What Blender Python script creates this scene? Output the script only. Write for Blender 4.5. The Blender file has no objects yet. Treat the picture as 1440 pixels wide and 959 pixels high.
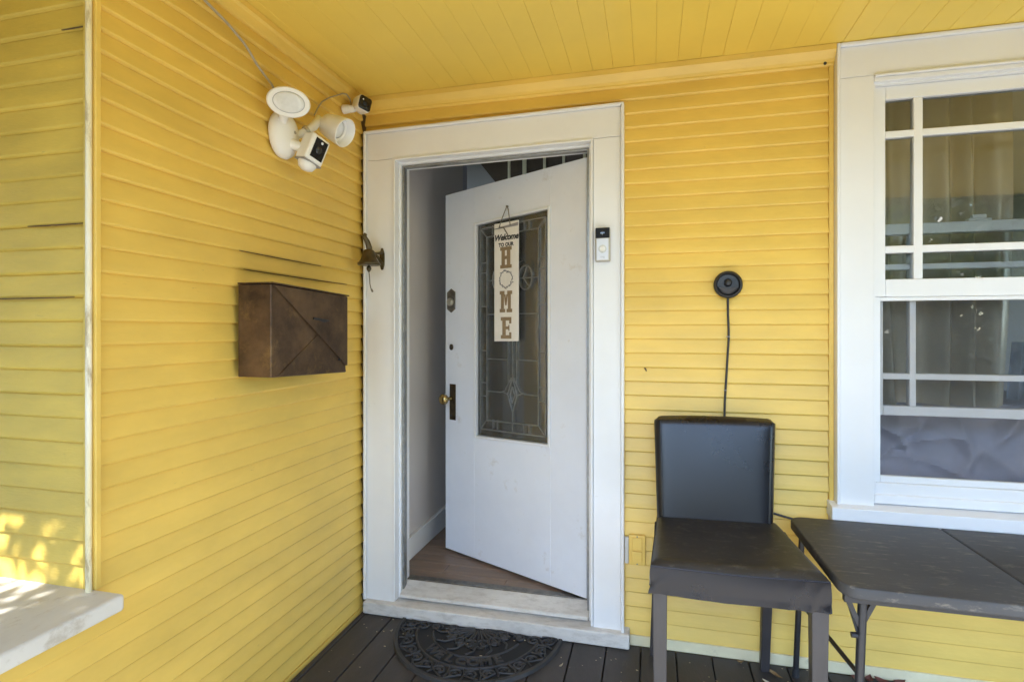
import bpy, bmesh, math, random
from mathutils import Vector, Matrix, noise
S = bpy.context.scene
COL = S.collection
PI = math.pi
R = math.radians

# ------------------------------------------------------------------ camera, world, sun, exposure
cam_d = bpy.data.cameras.new("camera"); cam = bpy.data.objects.new("camera", cam_d); COL.objects.link(cam)
cam.location = (1.306, -2.34, 1.30); cam.rotation_euler = (R(90), 0, 0.248)
cam_d.sensor_width = 36; cam_d.lens = 36 * 779 / 1440; cam_d.shift_y = -15.5 / 1440
cam_d.clip_start = 0.02; cam_d.clip_end = 2000
S.camera = cam

SUN_AZ = R(194)      # compass style: direction TO the sun, measured from +y towards +x
SUN_EL = R(45)
to_sun = Vector((math.sin(SUN_AZ) * math.cos(SUN_EL), math.cos(SUN_AZ) * math.cos(SUN_EL), math.sin(SUN_EL)))
W = bpy.data.worlds.new("World"); S.world = W; W.use_nodes = True
nt = W.node_tree
sky = nt.nodes.new("ShaderNodeTexSky"); sky.sky_type = 'NISHITA'; sky.sun_disc = False
sky.sun_elevation = SUN_EL; sky.sun_rotation = SUN_AZ; sky.ozone_density = 3.0; sky.dust_density = 0.4
bg = nt.nodes["Background"]; bg.inputs["Strength"].default_value = 0.15
nt.links.new(sky.outputs[0], bg.inputs[0])
sl = bpy.data.lights.new("sun", 'SUN'); sl.energy = 2.0; sl.angle = R(0.53); sl.color = (1, .97, .92)
so = bpy.data.objects.new("sun", sl); COL.objects.link(so)
so.rotation_euler = to_sun.to_track_quat('Z', 'Y').to_euler(); so.location = (0, -20, 30)
S.view_settings.view_transform = 'Standard'; S.view_settings.look = 'None'
S.view_settings.gamma = 1; S.view_settings.use_curve_mapping = False
S.view_settings.exposure = 2.95
S.cycles.max_bounces = 10; S.cycles.diffuse_bounces = 6; S.cycles.transparent_max_bounces = 16
S.cycles.caustics_reflective = False; S.cycles.caustics_refractive = False
S.cycles.sample_clamp_indirect = 6

# ------------------------------------------------------------------ materials
def mat(name, col, rough=.5, metal=0., var=.0, vscale=4., stretch=(1, 1, 1), bump=.0, bscale=60., dirt=None, dirt_amt=0., dscale=3., dsharp=.12, dlevel=.6, col2=None, spec=.5, bdist=.002):
    m = bpy.data.materials.new(name); m.use_nodes = True
    n, l = m.node_tree.nodes, m.node_tree.links
    p = n["Principled BSDF"]
    p.inputs["Roughness"].default_value = rough; p.inputs["Metallic"].default_value = metal
    p.inputs["Specular IOR Level"].default_value = spec
    tc = n.new("ShaderNodeTexCoord"); mp = n.new("ShaderNodeMapping"); mp.inputs["Scale"].default_value = stretch
    geo = n.new("ShaderNodeNewGeometry")
    l.new(geo.outputs["Position"], mp.inputs["Vector"])
    src = None
    rgb = n.new("ShaderNodeRGB"); rgb.outputs[0].default_value = (*col, 1); src = rgb.outputs[0]
    if var or col2:
        t = n.new("ShaderNodeTexNoise"); t.inputs["Scale"].default_value = vscale; t.inputs["Detail"].default_value = 6; t.inputs["Roughness"].default_value = .62
        l.new(mp.outputs[0], t.inputs["Vector"])
        cr = n.new("ShaderNodeValToRGB"); cr.color_ramp.elements[0].position = .3; cr.color_ramp.elements[1].position = .7
        c2 = col2 or tuple(c * (1 - var) for c in col)
        c1 = col if col2 else tuple(min(1, c * (1 + var * .5)) for c in col)
        cr.color_ramp.elements[0].color = (*c2, 1); cr.color_ramp.elements[1].color = (*c1, 1)
        l.new(t.outputs["Fac"], cr.inputs[0]); src = cr.outputs[0]
        rr = n.new("ShaderNodeMapRange"); rr.inputs[3].default_value = max(.02, rough - .08); rr.inputs[4].default_value = min(1, rough + .1)
        l.new(t.outputs["Fac"], rr.inputs[0]); l.new(rr.outputs[0], p.inputs["Roughness"])
    if dirt:
        t = n.new("ShaderNodeTexNoise"); t.inputs["Scale"].default_value = dscale; t.inputs["Detail"].default_value = 9; t.inputs["Roughness"].default_value = .72
        l.new(mp.outputs[0], t.inputs["Vector"])
        r2 = n.new("ShaderNodeMapRange"); r2.inputs[1].default_value = dlevel; r2.inputs[2].default_value = dlevel + dsharp
        r2.inputs[3].default_value = 0; r2.inputs[4].default_value = dirt_amt
        l.new(t.outputs["Fac"], r2.inputs[0])
        mx = n.new("ShaderNodeMix"); mx.data_type = 'RGBA'
        l.new(r2.outputs[0], mx.inputs[0]); l.new(src, mx.inputs[6]); mx.inputs[7].default_value = (*dirt, 1); src = mx.outputs[2]
    l.new(src, p.inputs["Base Color"])
    if bump:
        t = n.new("ShaderNodeTexNoise"); t.inputs["Scale"].default_value = bscale; t.inputs["Detail"].default_value = 5
        l.new(mp.outputs[0], t.inputs["Vector"])
        b = n.new("ShaderNodeBump"); b.inputs["Strength"].default_value = bump; b.inputs["Distance"].default_value = bdist
        l.new(t.outputs["Fac"], b.inputs["Height"]); l.new(b.outputs[0], p.inputs["Normal"])
    return m

def glass_mat(name, tint=(1, 1, 1), ior=1.5, rough=.0, wav=0.):
    m = bpy.data.materials.new(name); m.use_nodes = True
    n, l = m.node_tree.nodes, m.node_tree.links
    for x in list(n):
        if x.type != 'OUTPUT_MATERIAL': n.remove(x)
    out = [x for x in n if x.type == 'OUTPUT_MATERIAL'][0]
    fr = n.new("ShaderNodeFresnel"); fr.inputs[0].default_value = ior
    tr = n.new("ShaderNodeBsdfTransparent"); tr.inputs[0].default_value = (*tint, 1)
    gl = n.new("ShaderNodeBsdfGlossy"); gl.inputs["Roughness"].default_value = rough
    mx = n.new("ShaderNodeMixShader")
    l.new(fr.outputs[0], mx.inputs[0]); l.new(tr.outputs[0], mx.inputs[1]); l.new(gl.outputs[0], mx.inputs[2]); l.new(mx.outputs[0], out.inputs[0])
    if wav:
        geo = n.new("ShaderNodeNewGeometry"); t = n.new("ShaderNodeTexNoise"); t.inputs["Scale"].default_value = 7
        l.new(geo.outputs["Position"], t.inputs["Vector"])
        b = n.new("ShaderNodeBump"); b.inputs["Strength"].default_value = wav; b.inputs["Distance"].default_value = .01
        l.new(t.outputs["Fac"], b.inputs["Height"]); l.new(b.outputs[0], gl.inputs["Normal"]); l.new(b.outputs[0], fr.inputs["Normal"])
    return m

def screen_mat(name, col, alpha):
    m = bpy.data.materials.new(name); m.use_nodes = True
    n, l = m.node_tree.nodes, m.node_tree.links
    p = n["Principled BSDF"]; p.inputs["Base Color"].default_value = (*col, 1); p.inputs["Roughness"].default_value = .8
    out = [x for x in n if x.type == 'OUTPUT_MATERIAL'][0]
    tr = n.new("ShaderNodeBsdfTransparent"); mx = n.new("ShaderNodeMixShader"); mx.inputs[0].default_value = alpha
    l.new(tr.outputs[0], mx.inputs[1]); l.new(p.outputs[0], mx.inputs[2]); l.new(mx.outputs[0], out.inputs[0])
    return m

YEL = (.78, .535, .115)
M = {}
M['yellow'] = mat('yellow_paint', YEL, .42, var=.15, vscale=1.8, stretch=(1, 1, 3), bump=.25, bscale=45, dirt=(.34, .22, .07), dirt_amt=.55, dscale=13, dlevel=.665, dsharp=.06)
M['skirt'] = mat('faded_skirt_paint', (.74, .66, .42), .5, var=.12, vscale=5, bump=.3, bscale=50, dirt=(.3, .26, .18), dirt_amt=.5, dscale=12, dlevel=.6)
M['yellow_out'] = mat('weathered_shaded_yellow', (.66, .46, .085), .5, var=.18, vscale=3, stretch=(1, 1, 4), bump=.35, bscale=60, dirt=(.22, .16, .06), dirt_amt=.5, dscale=14, dlevel=.64, dsharp=.08)  # yellow darkened for the leafy shade beyond the corner, plus weathering
M['yellow_ceiling'] = mat('yellow_ceiling_paint', (.80, .58, .105), .45, var=.08, vscale=1.5, bump=.15, bscale=30)
M['trim'] = mat('cream_trim_paint', (.78, .775, .765), .42, var=.05, vscale=3, bump=.2, bscale=40, dirt=(.40, .34, .26), dirt_amt=.4, dscale=9, dlevel=.66, dsharp=.08)
M['wtrim'] = mat('white_trim_paint', (.76, .76, .765), .38, var=.04, vscale=3, bump=.15, bscale=40, dirt=(.5, .46, .38), dirt_amt=.25, dscale=8, dlevel=.67, dsharp=.1)
M['door'] = mat('door_paint', (.76, .78, .83), .36, var=.05, vscale=4, bump=.2, bscale=22, dirt=(.46, .40, .32), dirt_amt=.5, dscale=8, dlevel=.60, dsharp=.12)
M['sill'] = mat('worn_sill_paint', (.60, .565, .51), .55, var=.2, vscale=6, bump=.5, bscale=50, dirt=(.30, .25, .19), dirt_amt=.6, dscale=34, dlevel=.47, dsharp=.25, stretch=(.45, 1.2, 1.2))
M['ledge'] = mat('weathered_ledge_paint', (.60, .575, .52), .6, var=.12, vscale=5, bump=.5, bscale=50, dirt=(.34, .28, .2), dirt_amt=.6, dscale=16, dlevel=.56, dsharp=.14, stretch=(1.6, .8, 1))
M['corner'] = mat('faded_corner_paint', (.74, .62, .30), .5, col2=(.80, .76, .66), vscale=9, stretch=(1, 1, .25), bump=.5, bscale=40, dirt=(.34, .24, .10), dirt_amt=.75, dscale=14, dlevel=.56, dsharp=.08)
M['deck'] = mat('porch_deck_stain', (.050, .043, .040), .55, var=.35, vscale=7, stretch=(2, .35, 1), bump=.5, bscale=90, dirt=(.10, .085, .07), dirt_amt=.6, dscale=13, dlevel=.6, dsharp=.15)
M['rubber'] = mat('black_rubber', (.028, .028, .030), .55, var=.4, vscale=18, bump=.4, bscale=160, dirt=(.09, .08, .06), dirt_amt=.5, dscale=20, dlevel=.62)
M['rubber_dark'] = mat('dark_rubber_backing', (.012, .012, .013), .8)
M['rubber_relief'] = mat('lighter_rubber_relief', (.038, .036, .035), .65, var=.35, vscale=14, bump=.3, bscale=160)  # lighter than the backing so scrolls and letters stand out
M['leather'] = mat('dark_leather', (.010, .009, .012), .28, spec=.38, var=.15, vscale=3, bump=.12, bscale=260, bdist=.0005)
M['leather_seat'] = mat('worn_leather', (.026, .025, .026), .48, var=.4, vscale=9, bump=.25, bscale=120, bdist=.001, dirt=(.13, .12, .105), dirt_amt=.5, dscale=34, dlevel=.54, dsharp=.14, stretch=(.7, 1.3, 1))
M['legwood'] = mat('dark_leg_paint', (.045, .040, .040), .45, var=.3, vscale=14, bump=.3, bscale=70, dirt=(.26, .22, .17), dirt_amt=.7, dscale=24, dlevel=.68, dsharp=.05, stretch=(1, 1, .35))
M['plastic_table'] = mat('charcoal_table_plastic', (.052, .051, .052), .58, var=.3, vscale=7, bump=.45, bscale=260, bdist=.0006, dirt=(.24, .21, .16), dirt_amt=.6, dscale=30, dlevel=.55, dsharp=.12, stretch=(.45, 1.8, 1))
M['black_metal'] = mat('black_metal', (.03, .03, .033), .38, metal=.2, var=.2, vscale=20, bump=.1)
M['bronze'] = mat('mottled_bronze', (.17, .105, .058), .40, metal=.6, col2=(.045, .028, .02), vscale=9, bump=.25, bscale=18, dirt=(.32, .20, .07), dirt_amt=.6, dscale=11, dlevel=.56, dsharp=.18)
M['bell'] = mat('aged_brass', (.16, .12, .06), .42, metal=.8, col2=(.07, .055, .03), vscale=25, bump=.3, bscale=90)
M['brass'] = mat('polished_brass', (.42, .31, .13), .22, metal=1, var=.25, vscale=30)
M['darkplate'] = mat('dark_brass_plate', (.10, .07, .035), .4, metal=.8, col2=(.03, .022, .014), vscale=30, bump=.2)
M['pewter'] = mat('grey_lock_metal', (.22, .20, .17), .38, metal=.85, var=.4, vscale=30, bump=.2)
M['white_plastic'] = mat('white_plastic', (.80, .78, .73), .35, var=.03, vscale=6)
M['silver_plate'] = mat('pale_silver_plate', (.60, .60, .62), .4, metal=.2, var=.05)
M['lens'] = mat('floodlight_lens', (.72, .72, .70), .2, var=.1, vscale=40)
M['black_gloss'] = mat('black_gloss', (.008, .008, .010), .12, var=.2, vscale=20)
M['bell_black'] = mat('black_camera_cover', (.012, .012, .013), .45, spec=.15)
M['dark_glass'] = mat('lens_glass', (.02, .02, .024), .06)
M['led'] = mat('pale_sensor', (.75, .75, .78), .3)
M['satin'] = mat('satin_nickel', (.48, .44, .36), .35, metal=.6, var=.1, vscale=30)
M['grey_print'] = mat('grey_print', (.30, .29, .28), .5)
M['sign'] = mat('sign_board', (.80, .75, .68), .6, var=.08, vscale=16, bump=.2, bscale=50, stretch=(1, 1, .3))
M['gold'] = mat('tan_letter_print', (.27, .185, .10), .6, var=.2, vscale=40)
M['ink'] = mat('dark_print', (.03, .03, .03), .6)
M['slate'] = mat('slate_print', (.12, .12, .13), .6)
M['twine'] = mat('grey_twine', (.20, .17, .13), .9, var=.3, vscale=120)
M['greyband'] = mat('grey_band_paint', (.30, .28, .28), .7, var=.2, vscale=30)
M['glass'] = glass_mat('window_glass', (.97, .98, .97), 1.70, wav=.012)
M['door_glass'] = glass_mat('leaded_glass', (.86, .86, .84), 1.65, .04, wav=.01)
def grey_haze(m, amt, col):
    n, l = m.node_tree.nodes, m.node_tree.links; out = [x for x in n if x.type == 'OUTPUT_MATERIAL'][0]
    src = out.inputs[0].links[0].from_socket; d = n.new("ShaderNodeBsdfDiffuse"); d.inputs[0].default_value = (*col, 1)
    geo = n.new("ShaderNodeNewGeometry"); t = n.new("ShaderNodeTexNoise"); t.inputs["Scale"].default_value = 6; t.inputs["Detail"].default_value = 6
    l.new(geo.outputs["Position"], t.inputs["Vector"]); r = n.new("ShaderNodeMapRange"); r.inputs[3].default_value = amt * .7; r.inputs[4].default_value = amt * 1.3
    l.new(t.outputs["Fac"], r.inputs[0]); mx = n.new("ShaderNodeMixShader"); l.new(r.outputs[0], mx.inputs[0]); l.new(src, mx.inputs[1]); l.new(d.outputs[0], mx.inputs[2]); l.new(mx.outputs[0], out.inputs[0])
grey_haze(M['door_glass'], .07, (.55, .53, .49))  # haze mixed in to brighten the dark view through the door glass
grey_haze(M['glass'], .012, (.5, .5, .48))
M['came'] = mat('lead_came', (.30, .30, .29), .34, metal=.6, var=.3, vscale=30)
M['screen'] = screen_mat('insect_screen', (.05, .052, .058), .16)
M['curtain'] = mat('beige_curtain', (.58, .49, .37), .42, var=.08, vscale=6, bump=.2, bscale=300, bdist=.0005)
M['sheet'] = mat('mauve_grey_sheet', (.46, .42, .46), .8, var=.15, vscale=5, bump=.3, bscale=40)
M['silver'] = mat('silver_blue_cloth', (.34, .38, .46), .55, var=.3, vscale=9)
M['pillow'] = mat('white_pillow', (.70, .66, .60), .8, var=.08, vscale=12, bump=.3, bscale=200)
M['rust'] = mat('rust_orange_cloth', (.42, .18, .06), .8, var=.2, vscale=20)
M['brownline'] = mat('brown_line_print', (.12, .08, .05), .8)
M['plaster'] = mat('grey_plaster', (.62, .56, .51), .8, var=.05, vscale=2, bump=.25, bscale=120)
M['lilac'] = mat('pale_plaster', (.46, .43, .46), .8, var=.04, vscale=2, bump=.2, bscale=120)
M['baseboard'] = mat('baseboard_paint', (.76, .74, .70), .4, var=.04)
M['plank'] = mat('brown_plank', (.27, .18, .12), .42, col2=(.15, .10, .068), vscale=5, stretch=(.5, 5, 1), bump=.3, bscale=40, dirt=(.30, .22, .15), dirt_amt=.4, dscale=6, dlevel=.58)
M['stairwood'] = mat('dark_stair_wood', (.10, .065, .045), .45, var=.3, vscale=8)
M['baluster'] = mat('cream_baluster', (.78, .70, .50), .4)
M['cable'] = mat('grey_cable', (.38, .33, .24), .5, var=.1, vscale=30)
M['black_cable'] = mat('black_cable', (.025, .022, .022), .5)
M['lawn'] = mat('lawn', (.075, .10, .035), .9, var=.5, vscale=3, bump=.8, bscale=80, bdist=.02, dirt=(.16, .13, .07), dirt_amt=.6, dscale=.7, dlevel=.55)
M['concrete'] = mat('concrete', (.45, .43, .39), .85, var=.2, vscale=3, bump=.4, bscale=60)
M['landing_bounce'] = mat('pale_bounce_concrete', (.58, .56, .52), .8, var=.12, vscale=4, bump=.3, bscale=60)  # kept pale to bounce sunlight up at the siding and ceiling
M['asphalt'] = mat('asphalt', (.055, .055, .055), .85, var=.3, vscale=4, bump=.5, bscale=120)
def leaf_mat(name, col, tr):
    m = mat(name, col, .4, var=.5, vscale=1.3); n, l = m.node_tree.nodes, m.node_tree.links
    p = n["Principled BSDF"]; out = [x for x in n if x.type == 'OUTPUT_MATERIAL'][0]
    t = n.new("ShaderNodeBsdfTranslucent"); t.inputs[0].default_value = (*tr, 1); mx = n.new("ShaderNodeMixShader"); mx.inputs[0].default_value = .42
    l.new(p.outputs[0], mx.inputs[1]); l.new(t.outputs[0], mx.inputs[2]); l.new(mx.outputs[0], out.inputs[0]); return m
M['leaf'] = leaf_mat('green_leaf', (.085, .14, .04), (.17, .19, .06))
M['leaf2'] = leaf_mat('dark_leaf', (.05, .09, .03), (.13, .22, .05))
M['bark'] = mat('bark', (.13, .09, .06), .9, var=.4, vscale=9, stretch=(1, 1, .25), bump=.8, bscale=30, bdist=.02)
M['dryleaf'] = mat('dry_leaf', (.30, .19, .08), .8, var=.4, vscale=60)
M['redleaf'] = mat('reddish_dry_leaf', (.16, .055, .035), .8, var=.4, vscale=60)
M['paleleaf'] = mat('pale_dry_leaf', (.48, .40, .26), .8, var=.3, vscale=60)
M['shingle'] = mat('roof_felt', (.09, .085, .08), .9, var=.3, vscale=6, bump=.5)
M['joint'] = mat('joint_shade_and_rust', (.13, .08, .035), .9, var=.4, vscale=60)  # strip colour for the shade in board gaps and for rust lines
M['lathe'] = mat('wall_sheathing', (.25, .18, .08), .9, var=.2)

# ------------------------------------------------------------------ mesh helpers
class MB:
    def __init__(s): s.v = []; s.f = []
    def add(s, vs, fs):
        o = len(s.v); s.v += [tuple(v) for v in vs]; s.f += [tuple(i + o for i in f) for f in fs]; return s
    def hexa(s, c):      # 8 corners: bottom 4 ccw, top 4 ccw
        return s.add(c, [(3, 2, 1, 0), (4, 5, 6, 7), (0, 1, 5, 4), (1, 2, 6, 5), (2, 3, 7, 6), (3, 0, 4, 7)])
    def box(s, x0, x1, y0, y1, z0, z1):
        return s.hexa([(x0, y0, z0), (x1, y0, z0), (x1, y1, z0), (x0, y1, z0), (x0, y0, z1), (x1, y0, z1), (x1, y1, z1), (x0, y1, z1)])
    def quadplate(s, pts, nrm, th):   # planar polygon extruded along nrm
        n = len(pts); nrm = Vector(nrm); a = [Vector(p) for p in pts]; b = [p + nrm * th for p in a]
        fs = [tuple(range(n - 1, -1, -1)), tuple(range(n, 2 * n))] + [(i, (i + 1) % n, n + (i + 1) % n, n + i) for i in range(n)]
        return s.add(a + b, fs)
    def tube(s, pts, r, n=8, caps=True, prof=None):
        pts = [Vector(p) for p in pts]; k = len(pts)
        rs = r if isinstance(r, (list, tuple)) else [r] * k
        t0 = (pts[1] - pts[0]).normalized(); ref = Vector((0, 0, 1)) if abs(t0.z) < .9 else Vector((1, 0, 0))
        u = t0.cross(ref).normalized(); vs = []
        for i, p in enumerate(pts):
            t = (pts[min(i + 1, k - 1)] - pts[max(i - 1, 0)]).normalized()
            u = (u - t * u.dot(t)).normalized(); w = t.cross(u)
            for j in range(n):
                a = 2 * PI * j / n
                vs.append(p + (u * math.cos(a) + w * math.sin(a)) * rs[i])
        fs = [(i * n + j, i * n + (j + 1) % n, (i + 1) * n + (j + 1) % n, (i + 1) * n + j) for i in range(k - 1) for j in range(n)]
        if caps: fs += [tuple(range(n - 1, -1, -1)), tuple((k - 1) * n + j for j in range(n))]
        return s.add(vs, fs)
    def bar(s, a, b, w, h, up=(0, 0, 1)):
        a = Vector(a); b = Vector(b); t = (b - a).normalized(); up = Vector(up)
        x = t.cross(up).normalized() * w / 2; y = x.cross(t).normalized() * h / 2
        c = [a - x - y, a + x - y, a + x + y, a - x + y, b - x - y, b + x - y, b + x + y, b - x + y]
        return s.hexa(c)
    def lathe(s, c, axis, prof, n=24, sx=1., sy=1., up=(0, 0, 1), cap=True):   # prof: [(r, h)]
        c = Vector(c); w = Vector(axis).normalized(); up = Vector(up)
        u = up.cross(w); u = (u if u.length > 1e-4 else Vector((1, 0, 0)).cross(w)).normalized(); v = w.cross(u)
        vs = []
        for r, h in prof:
            for j in range(n):
                a = 2 * PI * j / n
                vs.append(c + w * h + u * (r * sx * math.cos(a)) + v * (r * sy * math.sin(a)))
        k = len(prof)
        fs = [(i * n + j, i * n + (j + 1) % n, (i + 1) * n + (j + 1) % n, (i + 1) * n + j) for i in range(k - 1) for j in range(n)]
        if cap: fs += [tuple(range(n - 1, -1, -1)), tuple((k - 1) * n + j for j in range(n))]
        return s.add(vs, fs)
    def build(s, name, m, parent=None, smooth=False, bevel=0., seg=2, angle=35):
        me = bpy.data.meshes.new(name)
        off = Vector(parent.location) if parent else Vector((0, 0, 0))
        if parent and parent.parent: off = off + Vector(parent.parent.location)
        me.from_pydata([tuple(Vector(v) - off) for v in s.v], [], s.f)
        if bevel or True:
            bm = bmesh.new(); bm.from_mesh(me)
            bmesh.ops.recalc_face_normals(bm, faces=bm.faces)
            if bevel:
                ed = [e for e in bm.edges if len(e.link_faces) == 2 and e.calc_face_angle(0) > R(angle)]
                bmesh.ops.bevel(bm, geom=ed, offset=bevel, segments=seg, affect='EDGES', profile=.5, clamp_overlap=True)
            bm.to_mesh(me); bm.free()
        if smooth:
            me.polygons.foreach_set('use_smooth', [True] * len(me.polygons))
            me.set_sharp_from_angle(angle=R(40))
        me.materials.append(m)
        o = bpy.data.objects.new(name, me); COL.objects.link(o)
        if parent: o.parent = parent
        return o

def tag(o, label=None, cat=None, group=None, kind=None):
    if label: o['label'] = label
    if cat: o['category'] = cat
    if group: o['group'] = group
    if kind: o['kind'] = kind
    return o
def thing(name, loc, label=None, cat=None, group=None, kind=None):
    o = bpy.data.objects.new(name, None); COL.objects.link(o); o.location = loc; o.empty_display_size = .1
    return tag(o, label, cat, group, kind)
def text_mesh(txt, size, shear=0., bold=0., spacing=1.):
    c = bpy.data.curves.new('text', 'FONT'); c.body = txt; c.size = size; c.shear = shear; c.offset = bold; c.space_character = spacing
    c.align_x = 'CENTER'; c.align_y = 'CENTER'; c.resolution_u = 3
    o = bpy.data.objects.new('text', c); COL.objects.link(o)
    dg = bpy.context.evaluated_depsgraph_get(); me = bpy.data.meshes.new_from_object(o.evaluated_get(dg))
    vs = [v.co.copy() for v in me.vertices]; fs = [tuple(p.vertices) for p in me.polygons]
    bpy.data.objects.remove(o); bpy.data.curves.remove(c); bpy.data.meshes.remove(me)
    return vs, fs
rng = random.Random(7)

# ------------------------------------------------------------------ ground and surroundings
b = MB(); b.add([(-900, -900, -.5), (900, -900, -.5), (900, 900, -.5), (-900, 900, -.5)], [(0, 1, 2, 3)])
tag(b.build('ground', M['lawn']), kind='structure')
b = MB(); b.box(-1.6, 8, -8.0, -2.9, -.55, -.46); tag(b.build('bounce_patio', M['concrete'], bevel=.01), kind='structure')  # paving added out of view to bounce sunlight into the porch
b = MB(); b.box(-60, 60, -12.0, -10.2, -.6, -.44); tag(b.build('pavement', M['concrete'], bevel=.01), kind='structure')
b = MB(); b.box(-60, 60, -19.6, -12.04, -.7, -.492); tag(b.build('road', M['asphalt']), kind='structure')

# ------------------------------------------------------------------ siding
def board(name, parent, m, p0, u, nrm, length, pitch, depth=.018, seg=10, wob=.0007, phase=0, bow=None):
    """one lap board: p0 = lip start on the wall plane, u = run, nrm = outward"""
    p0 = Vector(p0); u = Vector(u); nrm = Vector(nrm); z = Vector((0, 0, 1))
    dd = depth + rng.uniform(-.0015, .0015)
    prof = [(-.012, .004), (.0, .001), (dd - .0075, 0), (dd - .002, .0028), (dd, .0068), (dd - .003, .022), (.004, pitch + .007), (-.012, pitch + .007)]
    k = len(prof); n = max(1, min(seg, int(length / .12))); vs = []
    for i in range(n + 1):
        s = length * i / n
        w = wob * 2 * noise.noise((s * 1.7 + phase * 3.1, phase * 7.7, .5)); o = wob * 1.6 * noise.noise((s * 2.3, phase * 5.3, 9.1))
        if bow: w += bow(s)
        for a, h in prof:
            vs.append(p0 + u * s + nrm * (a + (o if a > 0 else 0)) + z * (h + (w if 0 <= h < .03 else w * .6)))
    fs = [(i * k + j, i * k + (j + 1) % k, (i + 1) * k + (j + 1) % k, (i + 1) * k + j) for i in range(n) for j in range(k)]
    fs += [tuple(range(k - 1, -1, -1)), tuple(n * k + j for j in range(k))]
    return MB().add(vs, fs).build(name, m, parent)

CEIL = 2.375
# --- wall with the door and the window (faces the camera; siding plane y = .02, lips reach y = 0)
fw = thing('house_wall', (1.2, .1, 0), 'yellow lap sided house wall around the white front door and the sash window', 'wall')
bk = MB()
for x0, x1, z0, z1 in ((-.12, .16, -.5, 2.6), (1.062, 2.11, -.5, 2.6), (.16, 1.062, 2.10, 2.6), (2.11, 3.12, -.5, .64), (2.11, 3.12, 2.26, 2.6), (3.12, 5.6, -.5, 2.6), (.16, 1.062, -.5, .03)):
    bk.box(x0, x1, .024, .138, z0, z1)
bk.build('sheathing', M['lathe'], fw)
YP = .021
z0 = 1.435 - 24 * .0582
for k in range(41):
    z = z0 + k * .0582
    if z > 2.30: break
    zt = z + .0582
    spans = []
    if zt <= .585: spans = [(1.188, 5.5)]
    elif z < .62: spans = [(1.188, 1.958), (3.26, 5.5)]
    elif z > 2.185: spans = [(.004, 1.958), (3.26, 5.5)]
    else: spans = [(1.188, 1.958), (3.26, 5.5)]
    for i, (a, c) in enumerate(spans):
        board('siding_board', fw, M['yellow'], (a, YP, z), (1, 0, 0), (0, -1, 0), c - a, .0582, phase=k + i * 60)
b = MB(); b.box(1.188, 5.5, -.003, .022, .001, z0 + .005); b.build('skirt_board', M['skirt'], fw, bevel=.002)
b = MB(); b.box(1.959, 1.976, .003, .022, .60, 2.33); b.build('trim_strip', M['yellow'], fw, bevel=.002)
# crown moulding under the porch ceiling
b = MB(); pr = [(.022, 2.305), (.004, 2.305), (-.002, 2.311), (-.002, 2.318), (-.012, 2.326), (-.026, 2.347), (-.030, 2.352), (-.030, 2.3735), (.022, 2.3735)]
for xa, xb in ((.002, 1.976), (3.24, 5.5)):
    vs = [(x, y, z) for x in (xa, xb) for y, z in pr]; n = len(pr)
    b.add(vs, [(j, (j + 1) % n, n + (j + 1) % n, n + j) for j in range(n)] + [tuple(range(n)), tuple(range(2 * n - 1, n - 1, -1))])
b.build('crown_moulding', M['yellow'], fw)
b = MB(); b.lathe((1.944, .0, 2.314), (0, -1, 0), [(.006, 0), (.006, .004)], 10); b.build('nail', M['black_metal'], fw)
b = MB(); b.tube([(1.276, .002, 1.143), (1.28, -.006, 1.139), (1.283, -.008, 1.132)], .003, 6); b.build('nail', M['black_metal'], fw)

# --- wall on the left, with mailbox and floodlight (siding plane x = -.021, lips at x = 0)
lw = thing('house_wall', (-.06, -.64, 0), 'yellow lap sided side wall carrying the bronze mailbox and the floodlight camera', 'wall')
b = MB(); b.box(-.14, -.024, -1.279, .02, -.5, 2.6); b.build('sheathing', M['lathe'], lw)
zl = 1.0836 - 18 * .0595
def fan(amp):
    # boards that were fitted unevenly near the corner trim
    return lambda s: amp * math.exp(-(s / .16) ** 2)
for k in range(41):
    z = zl + k * .0595
    if z > 2.33: break
    bow = None
    if 1.72 < z < 2.36: bow = fan(.010 * math.sin((z - 1.72) * 9.5))
    pt = .0595 if z + .0595 < 2.374 else 2.366 - z
    ys = -2.70 if z + .0595 < .632 else -1.278     # the lower courses run on under the ledge
    board('siding_board', lw, M['yellow'], (-.021, ys, z), (0, 1, 0), (1, 0, 0), -.002 - ys, pt, phase=k + 200, bow=bow, seg=26)
b = MB(); b.box(-.022, -.002, -1.278, -.002, -.02, zl - .001); b.build('skirt_board', M['yellow'], lw)
pr = [(-.02, 2.316), (-.001, 2.316), (.004, 2.322), (.012, 2.345), (.020, 2.354), (.020, 2.3735), (-.02, 2.3735)]
vs = [(x, y, z) for y in (-1.278, -.03) for x, z in pr]; n = len(pr)
MB().add(vs, [(j, (j + 1) % n, n + (j + 1) % n, n + j) for j in range(n)] + [tuple(range(n)), tuple(range(2 * n - 1, n - 1, -1))]).build('crown_moulding', M['yellow'], lw)
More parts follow.
